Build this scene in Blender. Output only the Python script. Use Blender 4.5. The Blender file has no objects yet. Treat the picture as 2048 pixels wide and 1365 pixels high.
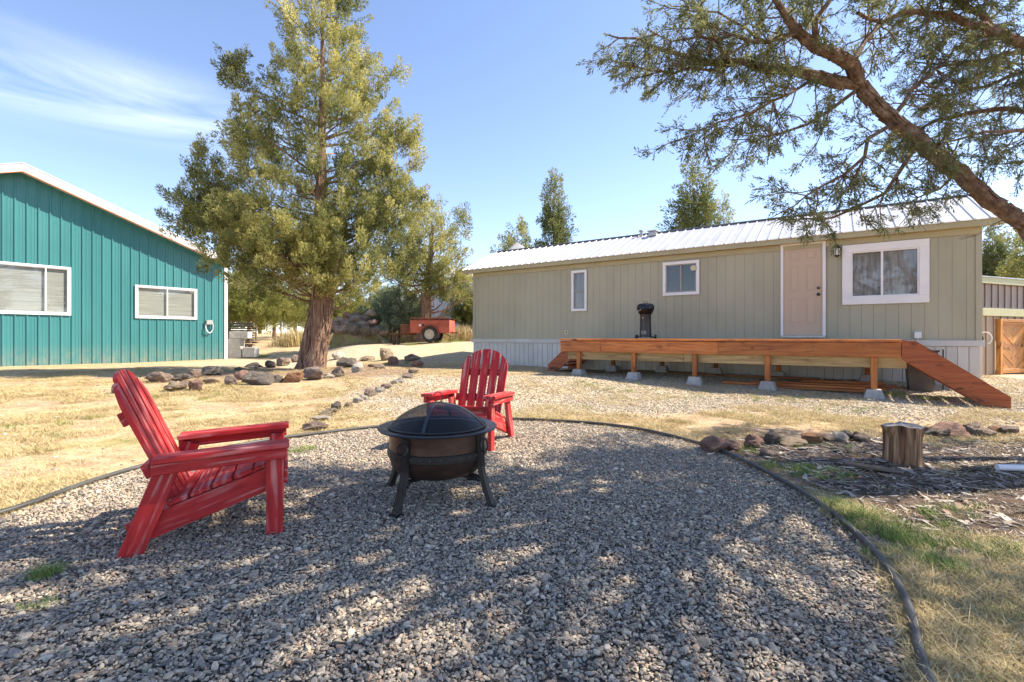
import bpy, math, random
import numpy as np
from mathutils import Matrix, Vector

# ------------------------------------------------------------------ camera, sky, sun, exposure
S = bpy.context.scene
C = S.collection
R = math.radians
F, CX, HY, HC = 965.0, 1024.0, 674.0, 1.05          # focal length, centre, horizon (photo pixels), camera height

cam = bpy.data.objects.new('camera', bpy.data.cameras.new('camera'))
C.objects.link(cam)
cam.location = (0, 0, HC)
cam.rotation_euler = (R(90), 0, 0)
cam.data.sensor_width = 36
cam.data.lens = 36 * F / 2048
cam.data.shift_y = (HY - 682.5) / 2048
cam.data.clip_start = 0.05
cam.data.clip_end = 3000
S.camera = cam

SUN_EL = R(47)
SUN_AZ = Vector((0.975, 0.19, 0)).normalized()
TO_SUN = Vector((SUN_AZ.x * math.cos(SUN_EL), SUN_AZ.y * math.cos(SUN_EL), math.sin(SUN_EL)))

world = bpy.data.worlds.new('World')
S.world = world
world.use_nodes = True
wn = world.node_tree
wn.nodes.clear()
wo = wn.nodes.new('ShaderNodeOutputWorld')
bg = wn.nodes.new('ShaderNodeBackground')
sky = wn.nodes.new('ShaderNodeTexSky')
sky.sky_type = 'NISHITA'
sky.sun_disc = False
sky.sun_elevation = SUN_EL
sky.sun_rotation = math.atan2(SUN_AZ.x, SUN_AZ.y)
sky.altitude = 1200
sky.air_density = 1.0
sky.dust_density = 0.25
sky.ozone_density = 2.0
bg.inputs['Strength'].default_value = 0.13
# thin cirrus: stretched noise on the view direction, in the patch of sky where the photo shows it
tc = wn.nodes.new('ShaderNodeTexCoord')
mp = wn.nodes.new('ShaderNodeMapping')
mp.inputs['Scale'].default_value = (1.6, 1.6, 9.0)
mp.inputs['Rotation'].default_value = (0, R(4), 0)
cn = wn.nodes.new('ShaderNodeTexNoise')
cn.inputs['Scale'].default_value = 1.7
cn.inputs['Detail'].default_value = 9
cn.inputs['Roughness'].default_value = 0.55
cn.inputs['Distortion'].default_value = 0.6
cr = wn.nodes.new('ShaderNodeMapRange')
cr.inputs['From Min'].default_value = 0.40
cr.inputs['From Max'].default_value = 0.72
wn.links.new(tc.outputs['Generated'], mp.inputs['Vector'])
wn.links.new(mp.outputs['Vector'], cn.inputs['Vector'])
wn.links.new(cn.outputs['Fac'], cr.inputs['Value'])
sub = wn.nodes.new('ShaderNodeVectorMath'); sub.operation = 'SUBTRACT'
cd = Vector(((230 - CX) / F, 1, (HY - 195) / F)).normalized()
sub.inputs[1].default_value = cd
sc_ = wn.nodes.new('ShaderNodeVectorMath'); sc_.operation = 'MULTIPLY'
sc_.inputs[1].default_value = (1.9, 1.9, 13.0)
ln = wn.nodes.new('ShaderNodeVectorMath'); ln.operation = 'LENGTH'
wn.links.new(tc.outputs['Generated'], sub.inputs[0])
wn.links.new(sub.outputs[0], sc_.inputs[0])
wn.links.new(sc_.outputs[0], ln.inputs[0])
mk = wn.nodes.new('ShaderNodeMapRange')
mk.interpolation_type = 'SMOOTHSTEP'
mk.inputs['From Min'].default_value = 1.0
mk.inputs['From Max'].default_value = 0.15
wn.links.new(ln.outputs['Value'], mk.inputs['Value'])
mul = wn.nodes.new('ShaderNodeMath'); mul.operation = 'MULTIPLY'
wn.links.new(cr.outputs[0], mul.inputs[0])
wn.links.new(mk.outputs[0], mul.inputs[1])
m3 = wn.nodes.new('ShaderNodeMath'); m3.operation = 'MULTIPLY'
m3.inputs[1].default_value = 0.55
wn.links.new(mul.outputs[0], m3.inputs[0])
mix = wn.nodes.new('ShaderNodeMix'); mix.data_type = 'RGBA'
wn.links.new(m3.outputs[0], mix.inputs['Factor'])
wb = wn.nodes.new('ShaderNodeMix'); wb.data_type = 'RGBA'; wb.blend_type = 'MULTIPLY'
wb.inputs['Factor'].default_value = 1.0
wb.inputs[7].default_value = (1.10, 1.0, 1.0, 1)      # white balance of the sky
wn.links.new(sky.outputs['Color'], wb.inputs[6])
wn.links.new(wb.outputs[2], mix.inputs[6])
mix.inputs[7].default_value = (5.2, 5.6, 6.4, 1)
wn.links.new(mix.outputs[2], bg.inputs['Color'])
wn.links.new(bg.outputs['Background'], wo.inputs['Surface'])

sl = bpy.data.lights.new('sun', 'SUN')
sl.energy = 5.0
sl.angle = R(0.53)
sl.color = (1.0, 0.885, 0.73)
so = bpy.data.objects.new('sun', sl)
so.rotation_euler = TO_SUN.to_track_quat('Z', 'Y').to_euler()
so.location = TO_SUN * 60
C.objects.link(so)

S.view_settings.view_transform = 'Standard'
S.view_settings.look = 'None'
S.view_settings.gamma = 1
S.view_settings.exposure = 1.28
S.render.engine = 'CYCLES'
S.cycles.max_bounces = 5
S.cycles.diffuse_bounces = 3
S.cycles.glossy_bounces = 2
S.cycles.transparent_max_bounces = 8
S.cycles.use_denoising = True
S.cycles.adaptive_threshold = 0.02

rng = np.random.default_rng(7)
random.seed(7)

# ------------------------------------------------------------------ terrain height and pixel helpers
def ss(a, b, v):
    t = np.clip((np.asarray(v, float) - a) / (b - a), 0, 1)
    return t * t * (3 - 2 * t)

def g(x, y):
    x = np.asarray(x, float); y = np.asarray(y, float)
    z = 0.15 * ss(7.9, 10.6, y) * ss(-8, -2.5, x)
    sh = 7.0 * ss(-6, -11.5, x)
    z = z + 0.66 * ss(15.2 + sh, 22.5 + sh, y) + 0.9 * ss(24, 70, y)
    bump = 0.012 * (np.sin(x * 1.7 + 0.6 * y) + np.sin(y * 1.3 - 0.9 * x + 2) + np.sin(2.9 * x + 1.1) * np.sin(2.3 * y))
    return z + bump * ss(5.5, 8, np.hypot(x + 0.6, y - 2.5) + 2.8)

def ray(px, py, Y):
    return Vector(((px - CX) / F * Y, Y, HC + (HY - py) / F * Y))

def G(px, py, lift=0.0):
    Y = 5.0
    for _ in range(60):
        X = (px - CX) / F * Y
        zz = float(g(X, Y)) + lift
        Yn = (HC - zz) * F / max(py - HY, 1.0)
        Y = 0.6 * Y + 0.4 * min(Yn, 60)
    X = (px - CX) / F * Y
    return Vector((X, Y, float(g(X, Y)) + lift))

# ------------------------------------------------------------------ materials
def nodes(name):
    m = bpy.data.materials.new(name)
    m.use_nodes = True
    nt = m.node_tree
    return m, nt, nt.nodes['Principled BSDF']

def coord(nt, kind='Object', scale=(1, 1, 1), rnd=True):
    t = nt.nodes.new('ShaderNodeTexCoord')
    mp = nt.nodes.new('ShaderNodeMapping')
    mp.inputs['Scale'].default_value = scale
    src = t.outputs[kind]
    if kind == 'World':
        pass
    if rnd:
        oi = nt.nodes.new('ShaderNodeObjectInfo')
        cb = nt.nodes.new('ShaderNodeVectorMath'); cb.operation = 'SCALE'
        cb.inputs[0].default_value = (13.7, 7.9, 3.1)
        nt.links.new(oi.outputs['Random'], cb.inputs['Scale'])
        ad = nt.nodes.new('ShaderNodeVectorMath'); ad.operation = 'ADD'
        nt.links.new(src, ad.inputs[0]); nt.links.new(cb.outputs[0], ad.inputs[1])
        src = ad.outputs[0]
    nt.links.new(src, mp.inputs['Vector'])
    return mp.outputs['Vector']

def noise(nt, vec, scale, detail=6, rough=0.55, dist=0.0):
    n = nt.nodes.new('ShaderNodeTexNoise')
    n.inputs['Scale'].default_value = scale
    n.inputs['Detail'].default_value = detail
    n.inputs['Roughness'].default_value = rough
    n.inputs['Distortion'].default_value = dist
    nt.links.new(vec, n.inputs['Vector'])
    return n.outputs['Fac']

def ramp(nt, fac, stops):
    r = nt.nodes.new('ShaderNodeValToRGB')
    el = r.color_ramp.elements
    while len(el) > 1:
        el.remove(el[-1])
    el[0].position = stops[0][0]; el[0].color = (*stops[0][1], 1)
    for p, c in stops[1:]:
        e = el.new(p); e.color = (*c, 1)
    nt.links.new(fac, r.inputs['Fac'])
    return r.outputs['Color']

def mixc(nt, fac, a, b, mode='MIX'):
    m = nt.nodes.new('ShaderNodeMix'); m.data_type = 'RGBA'; m.blend_type = mode
    for sock, v in ((m.inputs['Factor'], fac), (m.inputs[6], a), (m.inputs[7], b)):
        if isinstance(v, (int, float)):
            sock.default_value = v
        elif isinstance(v, tuple):
            sock.default_value = (*v, 1)
        else:
            nt.links.new(v, sock)
    return m.outputs[2]

def maprange(nt, v, a, b, c=0.0, d=1.0):
    m = nt.nodes.new('ShaderNodeMapRange')
    m.inputs['From Min'].default_value = a; m.inputs['From Max'].default_value = b
    m.inputs['To Min'].default_value = c; m.inputs['To Max'].default_value = d
    nt.links.new(v, m.inputs['Value'])
    return m.outputs[0]

def bump(nt, b, h, strength=0.3, dist=0.01):
    n = nt.nodes.new('ShaderNodeBump')
    n.inputs['Strength'].default_value = strength
    n.inputs['Distance'].default_value = dist
    nt.links.new(h, n.inputs['Height'])
    nt.links.new(n.outputs['Normal'], b.inputs['Normal'])

def noisy(name, stops, scale=4, rough=0.8, stretch=(1, 1, 1), bmp=0.2, bd=0.01, detail=7, metallic=0.0, rnd=True, tint=0.12, fine=None):
    m, nt, b = nodes(name)
    v = coord(nt, 'Object', stretch, rnd)
    f = noise(nt, v, scale, detail, 0.6)
    c = ramp(nt, f, stops)
    if tint:
        oi = nt.nodes.new('ShaderNodeObjectInfo')
        hs = nt.nodes.new('ShaderNodeHueSaturation')
        nt.links.new(maprange(nt, oi.outputs['Random'], 0, 1, 1 - tint, 1 + tint), hs.inputs['Value'])
        nt.links.new(c, hs.inputs['Color'])
        c = hs.outputs['Color']
    nt.links.new(c, b.inputs['Base Color'])
    b.inputs['Roughness'].default_value = rough
    b.inputs['Metallic'].default_value = metallic
    if bmp:
        bump(nt, b, noise(nt, v, fine or scale * 4, 5, 0.6), bmp, bd)
    return m

def wood(name, dark, mid, light, rough=0.75, grain=14, knots=True):
    m, nt, b = nodes(name)
    v = coord(nt, 'Object', (1.2, grain, grain))
    f = noise(nt, v, 1.6, 8, 0.62, 0.5)
    c = ramp(nt, f, [(0.28, dark), (0.5, mid), (0.74, light)])
    if knots:
        v2 = coord(nt, 'Object', (2.2, 5, 5))
        k = noise(nt, v2, 1.3, 3, 0.5)
        c = mixc(nt, maprange(nt, k, 0.62, 0.72), c, tuple(x * 0.45 for x in dark))
    oi = nt.nodes.new('ShaderNodeObjectInfo')
    hs = nt.nodes.new('ShaderNodeHueSaturation')
    nt.links.new(maprange(nt, oi.outputs['Random'], 0, 1, 0.72, 1.2), hs.inputs['Value'])
    nt.links.new(c, hs.inputs['Color'])
    nt.links.new(hs.outputs['Color'], b.inputs['Base Color'])
    b.inputs['Roughness'].default_value = rough
    bump(nt, b, f, 0.25, 0.004)
    return m

def red_paint(name):
    # red exterior paint worn through along the grain to pale weathered wood
    m, nt, b = nodes(name)
    v = coord(nt, 'Object', (1.3, 13, 13))
    w = nt.nodes.new('ShaderNodeTexWave')
    w.wave_type = 'RINGS'; w.rings_direction = 'Z'
    w.inputs['Scale'].default_value = 0.55; w.inputs['Distortion'].default_value = 16
    w.inputs['Detail'].default_value = 3; w.inputs['Detail Scale'].default_value = 0.9
    nt.links.new(v, w.inputs['Vector'])
    f = noise(nt, v, 1.8, 8, 0.65, 0.6)
    big = noise(nt, coord(nt, 'Object', (2.5, 6, 6)), 1.6, 4, 0.5)
    red = ramp(nt, f, [(0.3, (0.30, 0.014, 0.017)), (0.6, (0.46, 0.028, 0.028)), (0.8, (0.56, 0.07, 0.062))])
    a = nt.nodes.new('ShaderNodeMath'); a.operation = 'MULTIPLY'
    nt.links.new(maprange(nt, w.outputs['Fac'], 0.55, 1.0), a.inputs[0])
    nt.links.new(maprange(nt, big, 0.42, 0.60), a.inputs[1])
    # upward faces weather the most
    ge = nt.nodes.new('ShaderNodeNewGeometry')
    sx = nt.nodes.new('ShaderNodeSeparateXYZ')
    nt.links.new(ge.outputs['Normal'], sx.inputs[0])
    up = maprange(nt, sx.outputs['Z'], 0.1, 0.8, 0.55, 1.0)
    a2 = nt.nodes.new('ShaderNodeMath'); a2.operation = 'MULTIPLY'
    nt.links.new(a.outputs[0], a2.inputs[0]); nt.links.new(up, a2.inputs[1])
    c = mixc(nt, a2.outputs[0], red, (0.60, 0.30, 0.27))
    nt.links.new(c, b.inputs['Base Color'])
    nt.links.new(maprange(nt, a2.outputs[0], 0, 1, 0.55, 0.85), b.inputs['Roughness'])
    bump(nt, b, f, 0.35, 0.004)
    b.inputs['Specular IOR Level'].default_value = 0.3
    return m

def glass(name, tint=(0.02, 0.025, 0.03), see=0.55):
    m, nt, b = nodes(name)
    nt.nodes.remove(b)
    o = nt.nodes['Material Output']
    gl = nt.nodes.new('ShaderNodeBsdfGlossy'); gl.inputs['Roughness'].default_value = 0.015
    gl.inputs['Color'].default_value = (0.95, 0.97, 1, 1)
    tr = nt.nodes.new('ShaderNodeBsdfTransparent'); tr.inputs['Color'].default_value = (see, see * 1.02, see * 1.02, 1)
    fr = nt.nodes.new('ShaderNodeLayerWeight'); fr.inputs['Blend'].default_value = 0.5
    pw4 = nt.nodes.new('ShaderNodeMath'); pw4.operation = 'POWER'; pw4.inputs[1].default_value = 3.5
    nt.links.new(fr.outputs['Facing'], pw4.inputs[0])
    mx = nt.nodes.new('ShaderNodeMixShader')
    nt.links.new(maprange(nt, pw4.outputs[0], 0, 1, 0.06, 0.9), mx.inputs[0])
    nt.links.new(tr.outputs[0], mx.inputs[1]); nt.links.new(gl.outputs[0], mx.inputs[2])
    nt.links.new(mx.outputs[0], o.inputs['Surface'])
    return m

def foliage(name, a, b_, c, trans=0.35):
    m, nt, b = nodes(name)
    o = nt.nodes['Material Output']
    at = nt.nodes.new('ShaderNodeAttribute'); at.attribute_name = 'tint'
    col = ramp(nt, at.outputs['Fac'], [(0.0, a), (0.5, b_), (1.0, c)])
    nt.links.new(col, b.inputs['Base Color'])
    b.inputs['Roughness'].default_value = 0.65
    b.inputs['Specular IOR Level'].default_value = 0.25
    t = nt.nodes.new('ShaderNodeBsdfTranslucent')
    nt.links.new(col, t.inputs['Color'])
    mx = nt.nodes.new('ShaderNodeMixShader'); mx.inputs[0].default_value = trans
    nt.links.new(b.outputs[0], mx.inputs[1]); nt.links.new(t.outputs[0], mx.inputs[2])
    nt.links.new(mx.outputs[0], o.inputs['Surface'])
    return m

def stone_random(name, cols, rough=0.85, bscale=60):
    m, nt, b = nodes(name)
    oi = nt.nodes.new('ShaderNodeObjectInfo')
    n = len(cols)
    r = nt.nodes.new('ShaderNodeValToRGB'); r.color_ramp.interpolation = 'CONSTANT'
    el = r.color_ramp.elements
    el[0].position = 0; el[0].color = (*cols[0], 1)
    el.remove(el[1])
    for i, c in enumerate(cols[1:], 1):
        e = el.new(i / n); e.color = (*c, 1)
    nt.links.new(oi.outputs['Random'], r.inputs['Fac'])
    f = noise(nt, coord(nt, 'Object'), 1.4, 4, 0.6)
    c = mixc(nt, 1.0, r.outputs['Color'], ramp(nt, f, [(0.3, (0.6, 0.6, 0.6)), (0.7, (1.15, 1.12, 1.08))]), 'MULTIPLY')
    nt.links.new(c, b.inputs['Base Color'])
    b.inputs['Roughness'].default_value = rough
    return m

M = {}
M['siding'] = noisy('sage siding paint', [(0.3, (0.335, 0.318, 0.232)), (0.5, (0.385, 0.363, 0.268)), (0.7, (0.425, 0.40, 0.295))], 0.8, 0.7, (1, 1, 0.5), 0.12, 0.003, tint=0.012, fine=60, rnd=False)
M['fascia'] = noisy('tan fascia paint', [(0.3, (0.36, 0.325, 0.20)), (0.7, (0.42, 0.38, 0.24))], 2, 0.65, bmp=0.1, tint=0.03)
M['skirt'] = noisy('pale skirting vinyl', [(0.3, (0.50, 0.49, 0.47)), (0.7, (0.60, 0.59, 0.56))], 2, 0.55, bmp=0.08, tint=0.05)
M['white'] = noisy('white trim paint', [(0.3, (0.74, 0.73, 0.74)), (0.7, (0.82, 0.81, 0.81))], 3, 0.5, bmp=0.06, tint=0.02)
M['roofmetal'] = noisy('white roof metal', [(0.3, (0.42, 0.43, 0.45)), (0.7, (0.52, 0.53, 0.55))], 1.2, 0.45, bmp=0.05, tint=0.03, metallic=0.15)
M['roofdark'] = noisy('dark ridge metal', [(0.3, (0.10, 0.10, 0.11)), (0.7, (0.15, 0.15, 0.16))], 3, 0.5, bmp=0.05)
M['teal'] = noisy('teal wall metal', [(0.25, (0.036, 0.172, 0.182)), (0.75, (0.05, 0.215, 0.222))], 0.9, 0.38, (1, 1, 0.4), 0.05, 0.002, tint=0.03)
def splash(m, top, col):
    nt = m.node_tree; b = nt.nodes['Principled BSDF']
    src = b.inputs['Base Color'].links[0].from_socket
    tc_ = nt.nodes.new('ShaderNodeTexCoord'); sp_ = nt.nodes.new('ShaderNodeSeparateXYZ')
    nt.links.new(tc_.outputs['Object'], sp_.inputs[0])
    a_ = maprange(nt, sp_.outputs['Z'], top, 0.0)
    mp_ = nt.nodes.new('ShaderNodeMapping'); mp_.inputs['Scale'].default_value = (1, 1, 0.6)
    nt.links.new(tc_.outputs['Object'], mp_.inputs['Vector'])
    k_ = maprange(nt, noise(nt, mp_.outputs[0], 5, 8, 0.7), 0.35, 0.7)
    mm_ = nt.nodes.new('ShaderNodeMath'); mm_.operation = 'MULTIPLY'
    nt.links.new(a_, mm_.inputs[0]); nt.links.new(k_, mm_.inputs[1])
    m2_ = nt.nodes.new('ShaderNodeMath'); m2_.operation = 'MULTIPLY'; m2_.inputs[1].default_value = 0.6
    nt.links.new(mm_.outputs[0], m2_.inputs[0])
    nt.links.new(mixc(nt, m2_.outputs[0], src, col), b.inputs['Base Color'])
splash(M['teal'], 0.8, (0.36, 0.29, 0.20))
splash(M['skirt'], 0.5, (0.36, 0.30, 0.22))
M['orange'] = noisy('orange trim', [(0.3, (0.55, 0.17, 0.04)), (0.7, (0.62, 0.2, 0.05))], 4, 0.6)
M['soffit'] = noisy('soffit paint', [(0.3, (0.5, 0.5, 0.48)), (0.7, (0.6, 0.6, 0.58))], 2, 0.7)
M['door'] = noisy('beige door paint', [(0.3, (0.50, 0.375, 0.275)), (0.7, (0.54, 0.41, 0.305))], 2, 0.5, bmp=0.05, tint=0.0)
M['black'] = noisy('black hardware', [(0.3, (0.012, 0.011, 0.011)), (0.7, (0.028, 0.026, 0.025))], 12, 0.42, bmp=0.05)
M['enamel'] = noisy('black enamel', [(0.3, (0.005, 0.006, 0.009)), (0.7, (0.010, 0.011, 0.015))], 6, 0.32, bmp=0.0)
M['frame_grey'] = noisy('aluminium sash', [(0.3, (0.25, 0.24, 0.23)), (0.7, (0.33, 0.32, 0.30))], 6, 0.45, bmp=0.05)
M['glass'] = glass('window glass', see=0.93)
M['dark_in'] = noisy('dark interior', [(0.3, (0.03, 0.03, 0.03)), (0.7, (0.06, 0.055, 0.05))], 3, 0.9)
M['blind_or_backing'] = noisy('pale blind', [(0.35, (0.27, 0.28, 0.255)), (0.65, (0.40, 0.41, 0.375))], 1.5, 0.8, (0.6, 0.6, 18), 0.3, 0.004)
M['curtain'] = noisy('grey curtain', [(0.35, (0.16, 0.155, 0.15)), (0.65, (0.30, 0.29, 0.28))], 3, 0.9, (7, 7, 0.6), 0.3, 0.01)
M['deck'] = wood('orange deck stain', (0.19, 0.048, 0.011), (0.43, 0.13, 0.027), (0.58, 0.22, 0.055), 0.55)
M['deckpost'] = wood('brown post stain', (0.20, 0.058, 0.014), (0.36, 0.12, 0.03), (0.50, 0.21, 0.07), 0.7)
M['beam'] = wood('weathered beam', (0.20, 0.13, 0.06), (0.42, 0.29, 0.14), (0.58, 0.44, 0.25), 0.8)
M['ramp'] = wood('red brown ramp stain', (0.16, 0.035, 0.012), (0.30, 0.075, 0.022), (0.40, 0.12, 0.04), 0.6)
M['gatewood'] = wood('orange gate boards', (0.28, 0.105, 0.022), (0.50, 0.22, 0.05), (0.62, 0.32, 0.10), 0.6)
M['greywood'] = wood('grey weathered lumber', (0.04, 0.03, 0.022), (0.11, 0.082, 0.06), (0.24, 0.19, 0.145), 0.9)
M['red'] = red_paint('worn red paint')
M['concrete'] = noisy('concrete', [(0.3, (0.36, 0.345, 0.31)), (0.7, (0.52, 0.50, 0.45))], 7, 0.9, bmp=0.4, bd=0.004, tint=0.1)
M['pier'] = noisy('pier concrete', [(0.3, (0.27, 0.265, 0.26)), (0.7, (0.42, 0.41, 0.40))], 9, 0.9, bmp=0.4, bd=0.004, tint=0.1)
M['bronze'] = noisy('hammered bronze bowl', [(0.3, (0.05, 0.028, 0.021)), (0.55, (0.09, 0.055, 0.042)), (0.8, (0.15, 0.10, 0.078))], 5, 0.36, (1, 1, 2.5), 0.25, 0.004, metallic=0.55, tint=0)
M['castblack'] = noisy('black stove paint', [(0.3, (0.014, 0.013, 0.012)), (0.7, (0.032, 0.029, 0.026))], 9, 0.42, bmp=0.15, bd=0.002, metallic=0.3, tint=0)
M['rimsteel'] = noisy('dark rim steel', [(0.3, (0.05, 0.052, 0.058)), (0.7, (0.085, 0.088, 0.095))], 6, 0.33, bmp=0.05, metallic=0.6, tint=0)
M['pipe'] = noisy('black poly pipe', [(0.3, (0.030, 0.031, 0.030)), (0.7, (0.075, 0.075, 0.068))], 3, 0.5, bmp=0.15, bd=0.002, tint=0)
M['rust'] = noisy('faded red trailer paint', [(0.25, (0.20, 0.05, 0.028)), (0.5, (0.40, 0.085, 0.05)), (0.8, (0.46, 0.115, 0.07))], 2.2, 0.6, bmp=0.1, tint=0.05)
M['rustdark'] = noisy('rusty steel', [(0.3, (0.10, 0.035, 0.02)), (0.7, (0.22, 0.075, 0.04))], 5, 0.85, bmp=0.3, bd=0.004)
M['tyre'] = noisy('tyre rubber', [(0.3, (0.02, 0.02, 0.02)), (0.7, (0.04, 0.04, 0.04))], 8, 0.8)
M['wheel'] = noisy('wheel alloy', [(0.3, (0.45, 0.42, 0.36)), (0.7, (0.62, 0.58, 0.52))], 8, 0.5)
M['tanmetal'] = noisy('tan shed metal', [(0.3, (0.30, 0.215, 0.15)), (0.7, (0.36, 0.265, 0.19))], 1.5, 0.5, bmp=0.05, tint=0.04)
M['tanupper'] = noisy('brown shed metal', [(0.3, (0.26, 0.175, 0.13)), (0.7, (0.31, 0.215, 0.165))], 1.5, 0.5, bmp=0.05, tint=0.04)
M['sage'] = noisy('sage trim', [(0.3, (0.44, 0.43, 0.24)), (0.7, (0.50, 0.49, 0.29))], 2, 0.6, bmp=0.05, tint=0.02)
M['greymetal'] = noisy('pale grey metal', [(0.3, (0.50, 0.53, 0.57)), (0.7, (0.58, 0.61, 0.64))], 0.6, 0.5, bmp=0.03, tint=0.03)
M['redvalve'] = noisy('red valve paint', [(0.3, (0.35, 0.06, 0.03)), (0.7, (0.5, 0.11, 0.06))], 12, 0.5)
M['galv'] = noisy('galvanised pipe', [(0.3, (0.35, 0.35, 0.34)), (0.7, (0.5, 0.5, 0.48))], 12, 0.45, metallic=0.4)
M['cream'] = noisy('cream plastic', [(0.3, (0.55, 0.48, 0.30)), (0.7, (0.66, 0.58, 0.38))], 8, 0.5)
M['bin'] = noisy('grey bin plastic', [(0.3, (0.075, 0.075, 0.078)), (0.7, (0.10, 0.10, 0.105))], 5, 0.55)
M['lampglass'] = noisy('frosted lamp glass', [(0.3, (0.6, 0.58, 0.52)), (0.7, (0.7, 0.68, 0.62))], 8, 0.3)
M['bark'] = noisy('juniper bark', [(0.25, (0.07, 0.035, 0.022)), (0.45, (0.20, 0.115, 0.075)), (0.62, (0.34, 0.23, 0.16)), (0.8, (0.45, 0.34, 0.25))], 2.0, 0.9, (5, 5, 0.7), 0.9, 0.05, detail=10, tint=0.05, fine=4)
M['barkred'] = noisy('red juniper limb bark', [(0.25, (0.07, 0.042, 0.029)), (0.5, (0.23, 0.145, 0.10)), (0.75, (0.42, 0.32, 0.24))], 16, 0.9, (1, 1, 1), 1.0, 0.06, detail=10, tint=0.0, fine=30)
M['stumpside'] = noisy('stump side', [(0.32, (0.025, 0.012, 0.007)), (0.44, (0.20, 0.09, 0.045)), (0.56, (0.40, 0.245, 0.125)), (0.7, (0.62, 0.48, 0.32))], 1.6, 0.8, (20, 20, 0.8), 1.0, 0.02, detail=9, tint=0)
M['stumptop'] = noisy('stump top', [(0.3, (0.22, 0.195, 0.18)), (0.7, (0.42, 0.385, 0.36))], 7, 0.9, bmp=0.5, bd=0.006, tint=0)
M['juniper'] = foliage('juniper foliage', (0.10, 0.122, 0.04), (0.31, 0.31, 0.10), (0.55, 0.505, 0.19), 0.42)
M['juniper_far'] = foliage('far juniper foliage', (0.10, 0.13, 0.05), (0.20, 0.22, 0.08), (0.31, 0.31, 0.12))
M['juniper_near'] = foliage('near juniper foliage', (0.10, 0.12, 0.055), (0.19, 0.205, 0.085), (0.30, 0.30, 0.13), 0.5)
M['bluebush'] = foliage('blue green foliage', (0.09, 0.13, 0.085), (0.17, 0.22, 0.14), (0.27, 0.32, 0.20))
M['yellowtree'] = foliage('yellow green foliage', (0.13, 0.14, 0.03), (0.26, 0.26, 0.065), (0.38, 0.35, 0.11))
M['pebble'] = stone_random('patio gravel', [(0.366, 0.308, 0.229), (0.229, 0.202, 0.168), (0.458, 0.387, 0.287), (0.293, 0.264, 0.226), (0.549, 0.458, 0.328), (0.174, 0.154, 0.131), (0.411, 0.348, 0.271), (0.604, 0.510, 0.376), (0.329, 0.290, 0.241), (0.458, 0.317, 0.213), (0.375, 0.330, 0.278), (0.640, 0.563, 0.442)])
M['dirtpeb'] = stone_random('driveway gravel', [(0.44, 0.37, 0.27), (0.30, 0.255, 0.19), (0.56, 0.48, 0.36), (0.38, 0.32, 0.23), (0.64, 0.56, 0.44), (0.25, 0.21, 0.165)])
M['drygrass'] = stone_random('dry grass', [(0.52, 0.40, 0.20), (0.60, 0.48, 0.26), (0.44, 0.34, 0.16), (0.50, 0.42, 0.18), (0.64, 0.54, 0.32)])
M['greengrass'] = stone_random('green grass', [(0.19, 0.28, 0.05), (0.25, 0.34, 0.07), (0.32, 0.38, 0.10), (0.22, 0.32, 0.06), (0.16, 0.25, 0.045)])
M['chip'] = stone_random('grey wood chips', [(0.30, 0.26, 0.22), (0.42, 0.37, 0.32), (0.20, 0.165, 0.135), (0.26, 0.18, 0.12), (0.52, 0.46, 0.39), (0.13, 0.10, 0.08)])

def rockmat(name, stops, lich=(0.5, 0.48, 0.42), amt=0.5):
    m, nt, b = nodes(name)
    v = coord(nt, 'Object')
    c = ramp(nt, noise(nt, v, 2.2, 8, 0.65), stops)
    l = maprange(nt, noise(nt, v, 4.5, 6, 0.7), 0.56, 0.66)
    mm = nt.nodes.new('ShaderNodeMath'); mm.operation = 'MULTIPLY'; mm.inputs[1].default_value = amt
    nt.links.new(l, mm.inputs[0])
    c = mixc(nt, mm.outputs[0], c, lich)
    nt.links.new(c, b.inputs['Base Color'])
    b.inputs['Roughness'].default_value = 0.9
    bump(nt, b, noise(nt, v, 6, 10, 0.75), 1.0, 0.12)
    return m
M['rk_red'] = rockmat('red lava rock', [(0.3, (0.221, 0.111, 0.078)), (0.55, (0.403, 0.227, 0.163)), (0.75, (0.546, 0.351, 0.260))])
M['rk_brown'] = rockmat('brown lava rock', [(0.3, (0.169, 0.117, 0.091)), (0.55, (0.338, 0.247, 0.189)), (0.75, (0.494, 0.390, 0.305))])
M['rk_dark'] = rockmat('dark basalt', [(0.3, (0.085, 0.068, 0.054)), (0.55, (0.18, 0.148, 0.12)), (0.75, (0.29, 0.25, 0.205))])
M['rk_tan'] = rockmat('tan rock', [(0.3, (0.28, 0.20, 0.125)), (0.55, (0.44, 0.335, 0.225)), (0.75, (0.56, 0.45, 0.32))])
M['rk_white'] = rockmat('white rock', [(0.3, (0.46, 0.40, 0.31)), (0.55, (0.64, 0.58, 0.48)), (0.75, (0.74, 0.70, 0.62))], (0.30, 0.24, 0.16), 0.6)
M['rk_orange'] = rockmat('orange rock', [(0.3, (0.24, 0.11, 0.05)), (0.55, (0.42, 0.21, 0.10)), (0.75, (0.55, 0.31, 0.17))])

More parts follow.
